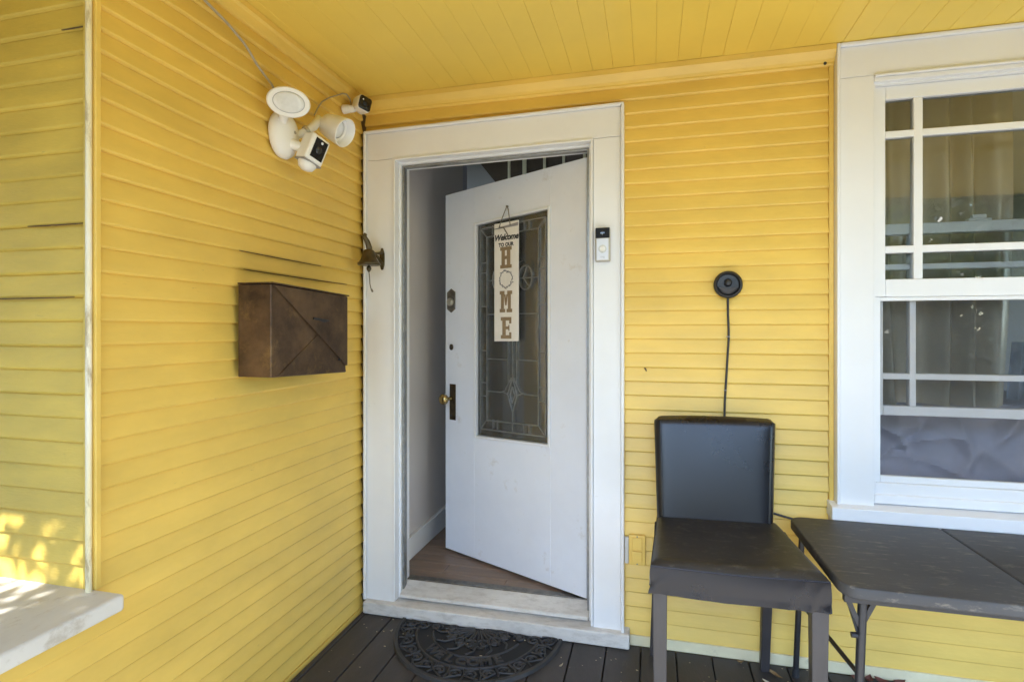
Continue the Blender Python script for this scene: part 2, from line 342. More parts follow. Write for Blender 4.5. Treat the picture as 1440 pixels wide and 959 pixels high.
# split and checked boards: dark strips draw the shade in opened gaps under a few lips
def joint_strip(parent, p, q, h):
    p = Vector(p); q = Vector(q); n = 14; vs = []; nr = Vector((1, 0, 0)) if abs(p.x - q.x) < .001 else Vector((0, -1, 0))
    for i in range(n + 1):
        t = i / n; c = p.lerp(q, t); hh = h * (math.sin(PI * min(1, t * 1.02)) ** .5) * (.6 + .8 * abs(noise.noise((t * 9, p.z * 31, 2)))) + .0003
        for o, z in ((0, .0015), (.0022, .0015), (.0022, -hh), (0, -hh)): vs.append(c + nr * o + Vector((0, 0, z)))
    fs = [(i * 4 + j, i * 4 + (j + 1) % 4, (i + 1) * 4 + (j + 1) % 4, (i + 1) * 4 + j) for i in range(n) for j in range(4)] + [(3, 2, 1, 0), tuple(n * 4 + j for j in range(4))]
    MB().add(vs, fs).build('dark_joint_strip', M['joint'], parent)
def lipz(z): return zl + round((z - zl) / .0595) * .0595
for ya, yb, z, h in ((-.80, -.34, 1.56, .0014), (-.78, -.14, 1.50, .002)): joint_strip(lw, (-.006, ya, lipz(z)), (-.006, yb, lipz(z)), h)
# corner trim
b = MB(); b.box(-.024, -.012, -1.301, -1.278, .675, CEIL - .002); b.build('corner_trim', M['yellow_out'], lw, bevel=.003)
b = MB(); b.tube([(-.006, -1.300, .672), (-.006, -1.300, CEIL - .002)], .0072, 12); b.build('corner_bead', M['corner'], lw, smooth=True)
b = MB(); b.box(-.012, .0065, -1.2925, -1.2785, .675, CEIL - .002); b.build('corner_trim', M['yellow'], lw, bevel=.002)

# --- wall beyond the corner, facing the camera, in weathered paint darkened for the shade there (plane y = -1.276, lips y = -1.297)
ow = thing('house_wall', (-.8, -1.2, 0), 'weathered yellow siding darkened for shade left of the corner trim, above the sunlit white ledge', 'wall')
b = MB(); b.box(-2.2, -.03, -1.272, -1.15, -.5, 2.6); b.build('sheathing', M['lathe'], ow)
z0o = 1.558 - 15 * .0596
for k in range(30):
    z = z0o + k * .0596
    if z > 2.33: break
    pt = .0596 if z + .0596 < 2.374 else 2.366 - z
    board('siding_board', ow, M['yellow_out'], (-2.2, -1.276, z), (1, 0, 0), (0, -1, 0), 2.176, pt, depth=.0165, phase=k + 400, wob=.0014, seg=24)

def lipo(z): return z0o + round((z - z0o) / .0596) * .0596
for xa, xb, z, h in ((-.21, -.03, 1.56, .0015), (-.60, -.06, 1.38, .0018), (-.10, -.03, 2.06, .0012)): joint_strip(ow, (xa, -1.2915, lipo(z)), (xb, -1.2915, lipo(z)), h)

# --- low parapet below the ledge
pw = thing('parapet_wall', (-.06, -2.0, 0), 'low yellow sided porch parapet under the white ledge at the photo bottom left', 'wall')
b = MB(); b.box(-.14, -.024, -2.70, -1.2795, -.5, .63); b.build('sheathing', M['lathe'], pw)
z = zl + 10 * .0595
board('siding_board', pw, M['yellow'], (-.021, -2.70, z), (0, 1, 0), (1, 0, 0), 1.4215, .017, phase=210)
b = MB(); b.box(-.022, -.002, -2.70, -1.279, -.02, zl - .001); b.build('skirt_board', M['yellow'], pw)
cap = MB(); cap.hexa([(-.62, -2.74, .634), (.086, -2.74, .634), (.086, -1.284, .632), (-.62, -1.284, .632), (-.62, -2.74, .676), (.086, -2.74, .676), (.086, -1.284, .672), (-.62, -1.284, .672)])
cap.build('ledge', M['ledge'], pw, bevel=.008, seg=3)

# ------------------------------------------------------------------ porch floor, ceiling, roof
pf = thing('porch_floor', (1.5, -1.3, 0), kind='structure')
b = MB(); b.box(-.14, 5.5, -2.72, .02, -.45, -.034); b.build('floor_joists', M['deck'], pf)
x = .165 - 2 * .137; proto = None
k = 0
while x < 5.3:
    a = max(x, .0005)
    if x + .137 > .02:
        b = MB(); b.box(a + .0025, x + .137 - .0025, -.84, -.002, -.032, rng.uniform(-.0012, .0005)); b.build('floor_board', M['deck'], pf, bevel=.0025, seg=1)
    x += .137
b = MB(); b.box(.0, 5.5, -2.75, -.844, -.033, -.004); tag(b.build('bounce_landing', M['landing_bounce'], bevel=.004), kind='structure')  # slab added out of view to throw sunlight upward
cl = thing('porch_ceiling', (1.5, -1.3, CEIL), kind='structure')
x = 1.151 - 33 * .0845
def cboard(x, y0, y1):
    b = MB(); pr = [(.0002, .0011), (.0016, 0), (.0829, 0), (.0843, .0011), (.0843, .018), (.0002, .018)]
    dz = rng.uniform(-.0006, .0006)
    vs = [(x + a, y, CEIL + h + dz) for y in (y0, y1) for a, h in pr]; n = len(pr)
    b.add(vs, [(j, (j + 1) % n, n + (j + 1) % n, n + j) for j in range(n)] + [tuple(range(n)), tuple(range(2 * n - 1, n - 1, -1))])
    b.build('ceiling_board', M['yellow_ceiling'], cl)
while x < 5.4:
    cboard(x, -2.75, .02 if x > -.07 else -1.28)
    x += .0845
b = MB(); b.box(-2.3, 5.6, -2.76, .12, CEIL + .019, CEIL + .06); b.build('ceiling_deck', M['lathe'], cl)
rf = MB(); rf.box(-2.3, 6.6, -3.0, 5.5, 3.42, 3.56); rf.box(-2.3, 6.6, -2.76, .13, CEIL + .07, CEIL + .30)
tag(rf.build('roof', M['shingle']), kind='structure')
b = MB(); b.box(-2.3, 5.6, -2.79, -2.762, CEIL - .002, CEIL + .30); tag(b.build('fascia_board', M['yellow_ceiling'], bevel=.004), kind='structure')

# ------------------------------------------------------------------ house interior shell
st = dict(kind='structure')
b = MB(); b.box(.0, .085, .139, 1.15, .0, 3.35); tag(b.build('hall_wall', M['plaster']), **st)
b = MB(); b.box(-1.6, 1.94, 3.0, 3.12, 0, 3.35); b.box(-.005, .08, 1.151, 1.25, 0, 3.35); b.box(-1.6, -.006, 1.15, 1.25, 0, 3.35)
b.box(-1.72, -1.601, 1.15, 3.12, 0, 1.5); b.box(-1.72, -1.601, 1.15, 3.12, 3.0, 3.35)
tag(b.build('stair_hall_wall', M['lilac']), **st)
b = MB(); b.box(1.94, 2.04, .14, 4.2, 0, 3.35); b.box(2.041, 6.0, 4.2, 4.32, 0, 3.35)
b.box(6.0, 6.12, .14, 4.32, 0, .9); b.box(6.0, 6.12, .14, 4.32, 2.4, 3.35); b.box(6.0, 6.12, .14, .8, .901, 2.399)
tag(b.build('room_wall', M['plaster']), **st)
b = MB(); b.box(-1.7, 6.1, .139, 4.3, 3.352, 3.41); b.box(2.041, 5.999, .1395, 4.199, 2.62, 2.70); tag(b.build('interior_ceiling', M['plaster']), **st)
fl = thing('interior_floor', (1, 1, .12), kind='structure')
b = MB(); b.box(-1.6, 6.0, .085, 4.2, -.1, .105); b.build('subfloor', M['stairwood'], fl)
yy = .088; r = 0
while yy < 2.2:
    xs = .086 + (-.5 if r % 2 else -.13) - rng.uniform(0, .2)
    while xs < 1.93:
        xe = xs + rng.uniform(.7, 1.0)
        a, c = max(xs, -1.0 if yy > 1.26 else .087), min(xe, 1.93)
        if c - a > .03:
            b = MB(); b.box(a + .001, c - .001, yy + .001, yy + .099, .106, .12 + rng.uniform(-.0006, .0006)); b.build('plank', M['plank'], fl, bevel=.0015, seg=1)
        xs = xe
    yy += .10; r += 1
b = MB(); b.box(.086, .102, .14, 1.15, .121, .225); b.box(.086, .106, .14, 1.15, .226, .238)
tag(b.build('baseboard', M['baseboard'], bevel=.002), **st)
stc = thing('staircase', (.6, 2.5, .12), 'dark wooden stair panel with pale balusters glimpsed above the open door', 'staircase')
b = MB(); b.quadplate([(-.33, 2.5, 3.2), (-.21, 2.5, 2.81), (.10, 2.5, 2.42), (1.9, 2.5, 2.25), (1.9, 2.5, 3.34), (-.33, 2.5, 3.34)], (0, 1, 0), .06); b.build('stair_panel', M['stairwood'], stc)
b = MB(); b.box(1.2, 1.9, 1.9, 2.49, .12, .30); b.box(1.45, 1.9, 1.9, 2.49, .301, .48); b.box(1.7, 1.9, 1.9, 2.49, .481, .66); b.build('treads', M['stairwood'], stc)
for px in (.07, .21, .39, .56, .74):
    MB().bar((px, 2.44, 2.30), (px, 2.44, 3.3), .022 if abs(px - .21) > .02 else .034, .022, (0, 1, 0)).build('baluster', M['baluster'], stc)

# room behind the window
cu = thing('curtain', (2.4, .2, 2.25), 'beige gathered curtain hanging behind the upper window sash', 'curtain')
b = MB(); nx, nz = 90, 26; vs = []; x0, x1 = 2.165, 2.655; zt, zb = 2.30, 1.0
for i in range(nx + 1):
    for j in range(nz + 1):
        a = i / nx; t = j / nz
        ph = a * 24 + 2.6 * math.sin(a * 9) + .7 * math.sin(t * 3 + a * 4)
        amp = .034 + .03 * t
        y = .235 + amp * math.sin(ph) + .010 * math.sin(ph * .43 + 1.2 + t) * (.3 + t)
        xx = x0 + (x1 - x0) * a + .018 * t * math.sin(a * 7 + 1) - (.02 * t if a > .8 else 0)
        vs.append((xx, y, zt + (zb - zt) * t))
b.add(vs, [(i * (nz + 1) + j, (i + 1) * (nz + 1) + j, (i + 1) * (nz + 1) + j + 1, i * (nz + 1) + j + 1) for i in range(nx) for j in range(nz)])
b.build('cloth', M['curtain'], cu, smooth=True)
b = MB(); b.tube([(2.12, .215, 2.27), (3.2, .215, 2.27)], .009, 8); b.build('rod', M['brass'], cu, smooth=True)
cu.location = (2.4, .2, 2.25)

sf = thing('covered_sofa', (2.45, .65, .12), 'sofa under a rumpled mauve grey sheet behind the open lower window', 'sofa')
rgs = random.Random(12); FOLDS = []
for k in range(26):
    fx_, fz_ = rgs.uniform(2.02, 2.86), rgs.uniform(.55, 1.1); an = rgs.choice((-.75, -.95, -1.15, .6, .9, -.5)) + rgs.uniform(-.2, .2)
    FOLDS.append((fx_, fz_, math.cos(an), math.sin(an), rgs.uniform(.10, .30), rgs.uniform(.012, .035), rgs.uniform(.012, .034) * rgs.choice((1, 1, -.7))))
def fold_depth(x, z):
    d = 0
    for fx_, fz_, ca_, sa_, L_, w_, A_ in FOLDS:
        u = (x - fx_) * ca_ + (z - fz_) * sa_; v = -(x - fx_) * sa_ + (z - fz_) * ca_ + .25 * u * u / L_
        if abs(u) < L_ * 1.6: d += A_ * math.exp(-(u / L_) ** 4) * math.exp(-abs(v / w_) ** 1.5)
    return d
b = MB(); nu, nv = 110, 110; vs = []
for i in range(nu + 1):
    for j in range(nv + 1):
        a, t = i / nu, j / nv
        xx = 2.06 + .78 * a
        if t < .62:
            zz = .14 + .86 * t / .62; yb = .27 + .05 * (t / .62)
        else:
            q = (t - .62) / .38; zz = 1.0 + .03 * math.sin(q * PI); yb = .32 + .7 * q
        d = -fold_depth(xx, zz + (yb - .27 if t > .62 else 0)) + .012 * noise.noise((xx * 6, zz * 6, 1))
        vs.append((xx, yb + d, zz + (d * .5 if t > .6 else 0)))
b.add(vs, [(i * (nv + 1) + j, (i + 1) * (nv + 1) + j, (i + 1) * (nv + 1) + j + 1, i * (nv + 1) + j + 1) for i in range(nu) for j in range(nv)])
b.build('sheet', M['sheet'], sf, smooth=True)
b = MB(); b.box(2.08, 2.80, .62, 1.3, .125, .80); b.build('frame', M['stairwood'], sf, bevel=.02)
dr = MB(); vs = []; nu, nv = 30, 20
for i in range(nu + 1):
    for j in range(nv + 1):
        a, t = i / nu, j / nv
        vs.append((2.755 + .10 * a - .04 * t * (1 - a), .40 + .018 * math.sin(a * 16 + t) + .03 * t, 1.25 - .70 * t))
dr.add(vs, [(i * (nv + 1) + j, (i + 1) * (nv + 1) + j, (i + 1) * (nv + 1) + j + 1, i * (nv + 1) + j + 1) for i in range(nu) for j in range(nv)])
tag(dr.build('drape', M['silver'], None, smooth=True), 'narrow silver blue cloth hanging between the sheeted sofa and the pillow', 'drape')
pl = thing('pillow', (3.02, .55, .62), 'white pillow with brown lines and a rust orange arc seen through the window', 'pillow')
b = MB(); vs = []; n1, n2 = 20, 20
for sgn in (-1, 1):
    for i in range(n1 + 1):
        for j in range(n2 + 1):
            a, c = i / n1 * 2 - 1, j / n2 * 2 - 1
            t = .075 * ((1 - a ** 4) * (1 - c ** 4)) ** .5
            vs.append((3.03 + .215 * a * (1 - .06 * c * c), .56 + sgn * t, .72 + .215 * c * (1 - .06 * a * a)))
fs = []
for sg in (0, 1):
    o = sg * (n1 + 1) * (n2 + 1)
    fs += [(o + i * (n2 + 1) + j, o + (i + 1) * (n2 + 1) + j, o + (i + 1) * (n2 + 1) + j + 1, o + i * (n2 + 1) + j + 1) for i in range(n1) for j in range(n2)]
b.add(vs, fs); b.build('cushion', M['pillow'], pl, smooth=True)
def pil(x, z):
    a = (x - 3.03) / .215; c = (z - .72) / .215
    return (x, .56 - .075 * (max(0, (1 - a ** 4) * (1 - c ** 4))) ** .5 - .002, z)
for k in range(4):
    MB().tube([pil(2.86 + .045 * k + .12 * t, .90 - .13 * t) for t in (0, .25, .5, .75, 1)], .0035, 5).build('stripe', M['brownline'], pl)
b = MB(); arc = []
vs = [pil(2.96, .72)]; n = 18
for q in range(n + 1):
    a = PI * q / n; vs.append(pil(2.965 + .12 * math.cos(a), .715 + .085 * math.sin(a)))
b.add(vs, [(0, i + 1, i + 2) for i in range(n)]); b.build('arc_patch', M['rust'], pl, smooth=True)
b = MB(); vs = [pil(2.84 + .19 * i / 8, z) for i in range(9) for z in (.57, .60, .63)]
b.add(vs, [(i * 3 + j, (i + 1) * 3 + j, (i + 1) * 3 + j + 1, i * 3 + j + 1) for i in range(8) for j in range(2)]); b.build('band', M['rust'], pl, smooth=True)
b = MB(); b.box(2.86, 3.9, .40, 1.2, .121, .50); b.box(2.86, 3.9, .9, 1.2, .501, .9); tag(b.build('sofa_bench', M['stairwood'], bevel=.03), 'dark padded bench under the patterned pillow beyond the window', 'bench')

# ------------------------------------------------------------------ door frame
df = thing('door_frame', (.6, 0, 0), 'white casing frame and worn sill around the open front door', 'door frame')
def zt(x): return 2.216 + (x - .014) * .0155      # the old head casing runs out of level
def zi(x): return 2.073 + (x - .167) * .0165
Yc = -.018
b = MB(); b.hexa([(.026, Yc, .058), (.1585, Yc, .058), (.1585, .022, .058), (.026, .022, .058), (.026, Yc, zi(.026) + .008), (.1585, Yc, zi(.158) + .008), (.1585, .022, zi(.158) + .008), (.026, .022, zi(.026) + .008)]); b.build('side_casing', M['trim'], df, bevel=.002)
b = MB(); b.hexa([(1.068, Yc, .058), (1.180, Yc, .058), (1.180, .022, .058), (1.068, .022, .058), (1.068, Yc, zi(1.06) + .008), (1.180, Yc, zi(1.18) + .008), (1.180, .022, zi(1.18) + .008), (1.068, .022, zi(1.06) + .008)]); b.build('side_casing', M['trim'], df, bevel=.002)
b = MB(); b.hexa([(.026, Yc, zi(.026) + .0095), (1.18, Yc, zi(1.18) + .0095), (1.18, .022, zi(1.18) + .0095), (.026, .022, zi(.026) + .0095), (.026, Yc, zt(.026) - .014), (1.18, Yc, zt(1.18) - .014), (1.18, .022, zt(1.18) - .014), (.026, .022, zt(.026) - .014)]); b.build('head_casing', M['trim'], df, bevel=.002)
# raised back band
b = MB(); b.hexa([(.012, -.032, .058), (.025, -.032, .058), (.025, .022, .058), (.012, .022, .058), (.012, -.032, zt(.012)), (.025, -.032, zt(.025) - .0135), (.025, .022, zt(.025) - .0135), (.012, .022, zt(.012))])
b.hexa([(1.181, -.032, .058), (1.194, -.032, .058), (1.194, .022, .058), (1.181, .022, .058), (1.181, -.032, zt(1.181) - .0135), (1.194, -.032, zt(1.194)), (1.194, .022, zt(1.194)), (1.181, .022, zt(1.181) - .0135)])
b.hexa([(.0125, -.0322, zt(.0125) - .0003), (1.1935, -.0322, zt(1.1935) - .0003), (1.1935, .0222, zt(1.1935) - .0003), (.0125, .0222, zt(.0125) - .0003)][0:0] or
       [(.0252, -.0318, zt(.025) - .0132), (1.1808, -.0318, zt(1.18) - .0132), (1.1808, .0215, zt(1.18) - .0132), (.0252, .0215, zt(.025) - .0132), (.0122, -.0318, zt(.012) + .0004), (1.1938, -.0318, zt(1.194) + .0004), (1.1938, .0215, zt(1.194) + .0004), (.0122, .0215, zt(.012) + .0004)])
b.build('back_band', M['trim'], df, bevel=.004, seg=2)
# small inner bead of the casing + jamb + stop
def jamb_parts(o0, y0, y1, m, name, bev):
    b = MB()
    b.hexa([(.1595 + o0[0], y0, .064), (.1595 + o0[1], y0, .064), (.1595 + o0[1], y1, .064), (.1595 + o0[0], y1, .064), (.1595 + o0[0], y0, zi(.16)), (.1595 + o0[1], y0, zi(.16)), (.1595 + o0[1], y1, zi(.16)), (.1595 + o0[0], y1, zi(.16))])
    b.hexa([(1.0665 - o0[1], y0, .068), (1.0665 - o0[0], y0, .068), (1.0665 - o0[0], y1, .068), (1.0665 - o0[1], y1, .068), (1.0665 - o0[1], y0, zi(1.06)), (1.0665 - o0[0], y0, zi(1.06)), (1.0665 - o0[0], y1, zi(1.06)), (1.0665 - o0[1], y1, zi(1.06))])
    za, zb2 = zi(.16) + .009, zi(1.0665) + .009
    b.hexa([(.1597, y0 + .0003, za - o0[1]), (1.0663, y0 + .0003, zb2 - o0[1]), (1.0663, y1, zb2 - o0[1]), (.1597, y1, za - o0[1]), (.1597, y0 + .0003, za - o0[0]), (1.0663, y0 + .0003, zb2 - o0[0]), (1.0663, y1, zb2 - o0[0]), (.1597, y1, za - o0[0])])
    return b.build(name, m, df, bevel=bev)
jamb_parts((0, .010), -.026, .016, M['trim'], 'inner_bead', .003)
jamb_parts((.001, .020), .0165, .110, M['trim'], 'jamb', .002)
jamb_parts((.0205, .030), .030, .062, M['came'], 'weather_strip', .002)
b = MB(); b.hexa([(.018, -.046, .002), (1.216, -.046, .002), (1.216, .03, .002), (.018, .03, .002), (.018, -.046, .054), (1.216, -.046, .060), (1.216, .03, .072), (.018, .03, .066)]); b.build('sill', M['sill'], df, bevel=.006, seg=3)
b = MB(); b.hexa([(.180, -.004, .0735), (1.046, -.004, .0775), (1.046, .084, .090), (.180, .084, .090), (.180, .0, .086), (1.046, .0, .094), (1.046, .084, .124), (.180, .084, .122)]); b.build('threshold', M['sill'], df, bevel=.004, seg=2)
b = MB(); b.box(.180, 1.046, .085, .125, .1215, .1255); b.build('threshold_strip', M['pewter'], df, bevel=.001)

# ------------------------------------------------------------------ front door (hinged on the right, ajar inwards)
HX, HY, TH = 1.032, .072, R(25.5)
dv = Vector((-math.cos(TH), math.sin(TH), 0)); dn = Vector((math.sin(TH), math.cos(TH), 0))
def DP(s, z, o=0.): return Vector((HX, HY, 0)) + dv * s + dn * o + Vector((0, 0, z))
def dbox(b, s0, s1, z0, z1, o0, o1, z1b=None, z0b=None):
    # z1 / z0 at s0, optional z1b / z0b at s1
    z1b = z1 if z1b is None else z1b; z0b = z0 if z0b is None else z0b
    return b.hexa([DP(s0, z0, o0), DP(s1, z0b, o0), DP(s1, z0b, o1), DP(s0, z0, o1), DP(s0, z1, o0), DP(s1, z1b, o0), DP(s1, z1b, o1), DP(s0, z1, o1)])
fd = thing('front_door', (HX, HY, .12), 'white front door with a leaded glass light standing ajar inwards', 'door')
DW = .888
def dtop(s): return 2.050 - .029 * s / DW
def gtop(s): return 1.866 - (s - .2) * .040
def gbot(s): return .763 - (s - .2) * .030
gs0, gs1 = .196, .676
b = MB()
dbox(b, .003, gs0, .133, dtop(.003), 0, .042, dtop(gs0))
dbox(b, gs1, DW, .133, dtop(gs1), 0, .042, dtop(DW))
dbox(b, gs0, gs1, gtop(gs0), dtop(gs0), 0, .042, dtop(gs1), gtop(gs1))
dbox(b, gs0, gs1, .133, gbot(gs0), 0, .042, gbot(gs1), .133)
bm = b.build('slab', M['door'], fd, bevel=.0012, seg=1)
b = MB()   # glazing bead
w = .013
dbox(b, gs0, gs0 + w, gbot(gs0), gtop(gs0), -.007, .02, gtop(gs0 + w), gbot(gs0 + w))
dbox(b, gs1 - w, gs1, gbot(gs1 - w), gtop(gs1 - w), -.007, .02, gtop(gs1), gbot(gs1))
dbox(b, gs0 + w, gs1 - w, gtop(gs0) - w, gtop(gs0), -.0068, .02, gtop(gs1), gtop(gs1) - w)
dbox(b, gs0 + w, gs1 - w, gbot(gs0), gbot(gs0) + w, -.0068, .02, gbot(gs1) + w, gbot(gs1))
b.build('glazing_bead', M['wtrim'], fd, bevel=.003, seg=2)
b = MB(); dbox(b, gs0 + .006, gs1 - .006, gbot(.2) + .006, gtop(.2) - .008, .014, .019, gtop(gs1) - .006, gbot(gs1) + .006)
b.build('glass', M['door_glass'], fd)
# leading: bevelled border, cross bars, diamonds and scrolls
def came(pts, w=.005):
    b = MB()
    for p, q in zip(pts[:-1], pts[1:]):
        b.bar(DP(*p, .0135), DP(*q, .0135), w, .007, dn)
    return b
lead = MB()
L0, L1, T0, B0 = .232, .642, 1.822, .806     # outer border line
l0, l1, t0, b0 = .274, .600, 1.776, .852     # inner border line
for pts in ([(L0, B0), (L0, T0), (L1, T0 - .01), (L1, B0 - .01), (L0, B0)], [(l0, b0), (l0, t0), (l1, t0 - .008), (l1, b0 - .008), (l0, b0)],
            [(L0, T0), (l0, t0)], [(L1, T0 - .01), (l1, t0 - .008)], [(L0, B0), (l0, b0)], [(L1, B0 - .01), (l1, b0 - .008)]):
    c = came(pts); lead.add(c.v, c.f)
for z in (1.60, 1.548, 1.378, 1.155, .992, .925):
    if z in (1.548, 1.378, 1.155, .992):
        mids = [(l0, z), (.40, z)], [(.47, z), (l1, z)]
        if z == .992: mids = [(l0, z), (.355, z), (.385, z + .01), (.425, z + .075)], [(.439, z + .075), (.48, z + .01), (.51, z), (l1, z)]
        for m_ in mids:
            c = came(list(m_), .004); lead.add(c.v, c.f)
    for a, e in ((L0, l0), (l1, L1)):
        c = came([(a, z + .04), (e, z + .04)], .004); lead.add(c.v, c.f)
for s in (.33, .36, .53, .56):
    for za, zb2 in ((B0, b0), (t0, T0)):
        c = came([(s, za), (s, zb2)], .004); lead.add(c.v, c.f)
for zc in (.984, 1.62):
    for pts in ([(.432, zc + .085), (.462, zc), (.432, zc - .085), (.402, zc), (.432, zc + .085)],
                [(.432, zc + .04), (.447, zc), (.432, zc - .04), (.417, zc), (.432, zc + .04)],
                [(.462, zc), (.495, zc + .012)], [(.402, zc), (.37, zc + .012)], [(.432, zc + .085), (.432, zc + .35 if zc < 1 else T0 - .05)], [(.432, zc - .085), (.432, zc - .18)],
                [(.405, zc + .05), (.405, zc + .33 if zc < 1 else zc + .15)], [(.459, zc + .05), (.459, zc + .33 if zc < 1 else zc + .15)]):
        c = came(pts, .004); lead.add(c.v, c.f)
for sc in (.352, .520):
    pts = [(sc + .040 * math.cos(t * PI / 9), 1.55 + .058 * math.sin(t * PI / 9)) for t in range(19)]
    c = came(pts, .006); lead.add(c.v, c.f)
    c = came([(sc - .01, 1.60), (sc + .012, 1.55), (sc - .02, 1.51)], .005); lead.add(c.v, c.f)
lead.build('lead_came', M['came'], fd)
# hardware
lk = MB(); oct_ = [(-.030, -.045), (0, -.064), (.030, -.045), (.030, .045), (0, .064), (-.030, .045)]
lk.quadplate([DP(.840 + a, 1.455 + c, -.001) for a, c in oct_], -dn, .006); lock = lk.build('deadbolt', M['pewter'], fd, bevel=.002)
b = MB(); b.lathe(DP(.840, 1.448, -.006), -dn, [(.021, 0), (.021, .010), (.017, .016), (.004, .016)], 20); b.build('lock_cylinder', M['satin'], lock, smooth=True)
b = MB(); b.lathe(DP(.840, 1.209, -.001), -dn, [(.016, 0), (.016, .005), (.011, .008)], 18, sx=.8); kh = b.build('keyhole', M['darkplate'], fd, smooth=True)
b = MB(); b.lathe(DP(.840, 1.209, -.0085), -dn, [(.008, 0), (.008, .002)], 14, sx=.5); b.build('key_slot', M['ink'], kh)
b = MB(); dbox(b, .808, .853, .824, 1.014, -.0045, -.0005); pt = b.build('handle_plate', M['darkplate'], fd, bevel=.003)
b = MB(); b.lathe(DP(.838, .938, -.004), -dn, [(.012, 0), (.011, .012), (.008, .02), (.008, .034), (.020, .040), (.027, .050), (.029, .060), (.024, .070), (.012, .076), (.002, .077)], 24); b.build('knob', M['brass'], pt, smooth=True)
b = MB(); b.lathe(DP(.838, .848, -.005), -dn, [(.006, 0), (.006, .0015)], 12, sx=.7); b.build('key_slot', M['ink'], pt)

# ------------------------------------------------------------------ welcome sign
sg = thing('welcome_sign', tuple(DP(.448, 1.246, -.02)), 'long cream welcome sign hanging by a cord on the door glass', 'sign')
b = MB(); dbox(b, .3725, .5245, 1.247, 1.822, -.0165, -.009, 1.819, 1.244); b.build('board', M['sign'], sg, bevel=.001, seg=1)
b = MB(); dbox(b, .374, .523, 1.796, 1.812, -.0172, -.0166, 1.792, None); b.build('grey_band', M['greyband'], sg)
b = MB(); b.tube([DP(.490, 1.800, -.019), DP(.472, 1.85, -.014), DP(.450, 1.897, -.010), DP(.448, 1.9, -.010), DP(.44, 1.885, -.010), DP(.420, 1.802, -.019)], .0022, 6)
b.tube([DP(.490, 1.800, -.019), DP(.46, 1.795, -.021), DP(.437, 1.762, -.021), DP(.432, 1.752, -.02)], .003, 6); b.build('cord', M['twine'], sg)
b = MB(); b.lathe(DP(.449, 1.899, -.001), -dn, [(.004, 0), (.004, .012)], 8); b.build('hook', M['pewter'], sg)
tx = -dv; tn = -dn; SO = -.0172
def SP(x, y, s0=.448, z0=1.5): return DP(s0, z0, SO) + tx * x + Vector((0, 0, y))
def sign_text(txt, size, z, name, m, **kw):
    vs, fs = text_mesh(txt, size, **kw); MB().add([SP(v.x, v.y, .448, z) for v in vs], fs).build(name, m, sg)
sign_text("Welcome", .040, 1.748, 'word', M['ink'], shear=.28, bold=.0019, spacing=.95)
sign_text("TO OUR", .024, 1.712, 'word', M['ink'], bold=.0014, spacing=1.02)
def slab_letter(ch, zc, wd=.074, h=.104):
    b = MB(); sw = .021; sf = .017; hw, hh = wd / 2, h / 2
    def rect(x0, x1, y0, y1, sk=0): b.quadplate([SP(x0, y0, .448, zc), SP(x1, y0, .448, zc), SP(x1 + sk, y1, .448, zc), SP(x0 + sk, y1, .448, zc)], tn, .0014)
    if ch == 'H':
        for sx in (-1, 1):
            cx = sx * (hw - .020); rect(cx - sw / 2, cx + sw / 2, -hh + sf, hh - sf)
            for yy2 in (-hh, hh - sf): rect(cx - .019, cx + .019, yy2, yy2 + sf - .0002)
        rect(-hw + .0308, hw - .0308, -.008, .008)
    elif ch == 'M':
        for sx in (-1, 1):
            cx = sx * (hw - .015); rect(cx - .009, cx + .009, -hh + sf, hh - sf)
            rect(cx - .017, cx + .017, -hh, -hh + sf - .0002); 
            a = cx - .017 if sx < 0 else cx - .013; rect(a, a + .030, hh - sf, hh)
        b.quadplate([SP(-hw + .0245, hh - sf - .0002, .448, zc), SP(-.004, -.018, .448, zc), SP(.004, -.018, .448, zc), SP(hw - .0245, hh - sf - .0002, .448, zc), SP(hw - .034, hh - sf - .0002, .448, zc), SP(0, .012, .448, zc), SP(-hw + .034, hh - sf - .0002, .448, zc)], tn, .0014)
    else:
        rect(-.022, -.001, -hh + sf, hh - sf); rect(-.032, .034, -hh, -hh + sf - .0002); rect(-.032, .034, hh - sf + .0002, hh)
        rect(.021, .034, -hh + sf, -hh + sf + .014); rect(.021, .034, hh - sf - .014, hh - sf); rect(-.0008, .016, -.007, .007); rect(.0162, .022, -.014, .014)
    b.build('letter', M['gold'], sg)
slab_letter('H', 1.650); slab_letter('M', 1.437); slab_letter('E', 1.310)
b = MB()
for k in range(34):
    a = 2 * PI * k / 34 + rng.uniform(-.06, .06); rr = .040 + rng.uniform(-.003, .003); tl = rng.choice((-1, 1)) * rng.uniform(.4, 1.1)
    c = Vector((rr * math.cos(a), rr * math.sin(a), 0)); d = Vector((math.cos(a + PI / 2 + tl), math.sin(a + PI / 2 + tl), 0)) * .011; e = Vector((-d.y, d.x, 0)) * .26
    P4 = [c - d * .3, c + d * .3 + e, c + d, c + d * .3 - e]
    b.add([SP(p.x, p.y, .448, 1.545) + tn * (.0003 + k * .00001) for p in P4], [(0, 1, 2, 3)])
ring = [(.040 + .0015 * math.sin(7 * a)) for a in [2 * PI * t / 40 for t in range(40)]]
vs = []
for t in range(40):
    a = 2 * PI * t / 40
    for q in (-.001, .001): vs.append(SP((ring[t] + q) * math.cos(a), (ring[t] + q) * math.sin(a), .448, 1.545))
b.add(vs, [(2 * t, 2 * ((t + 1) % 40), 2 * ((t + 1) % 40) + 1, 2 * t + 1) for t in range(40)])
b.build('wreath', M['slate'], sg)

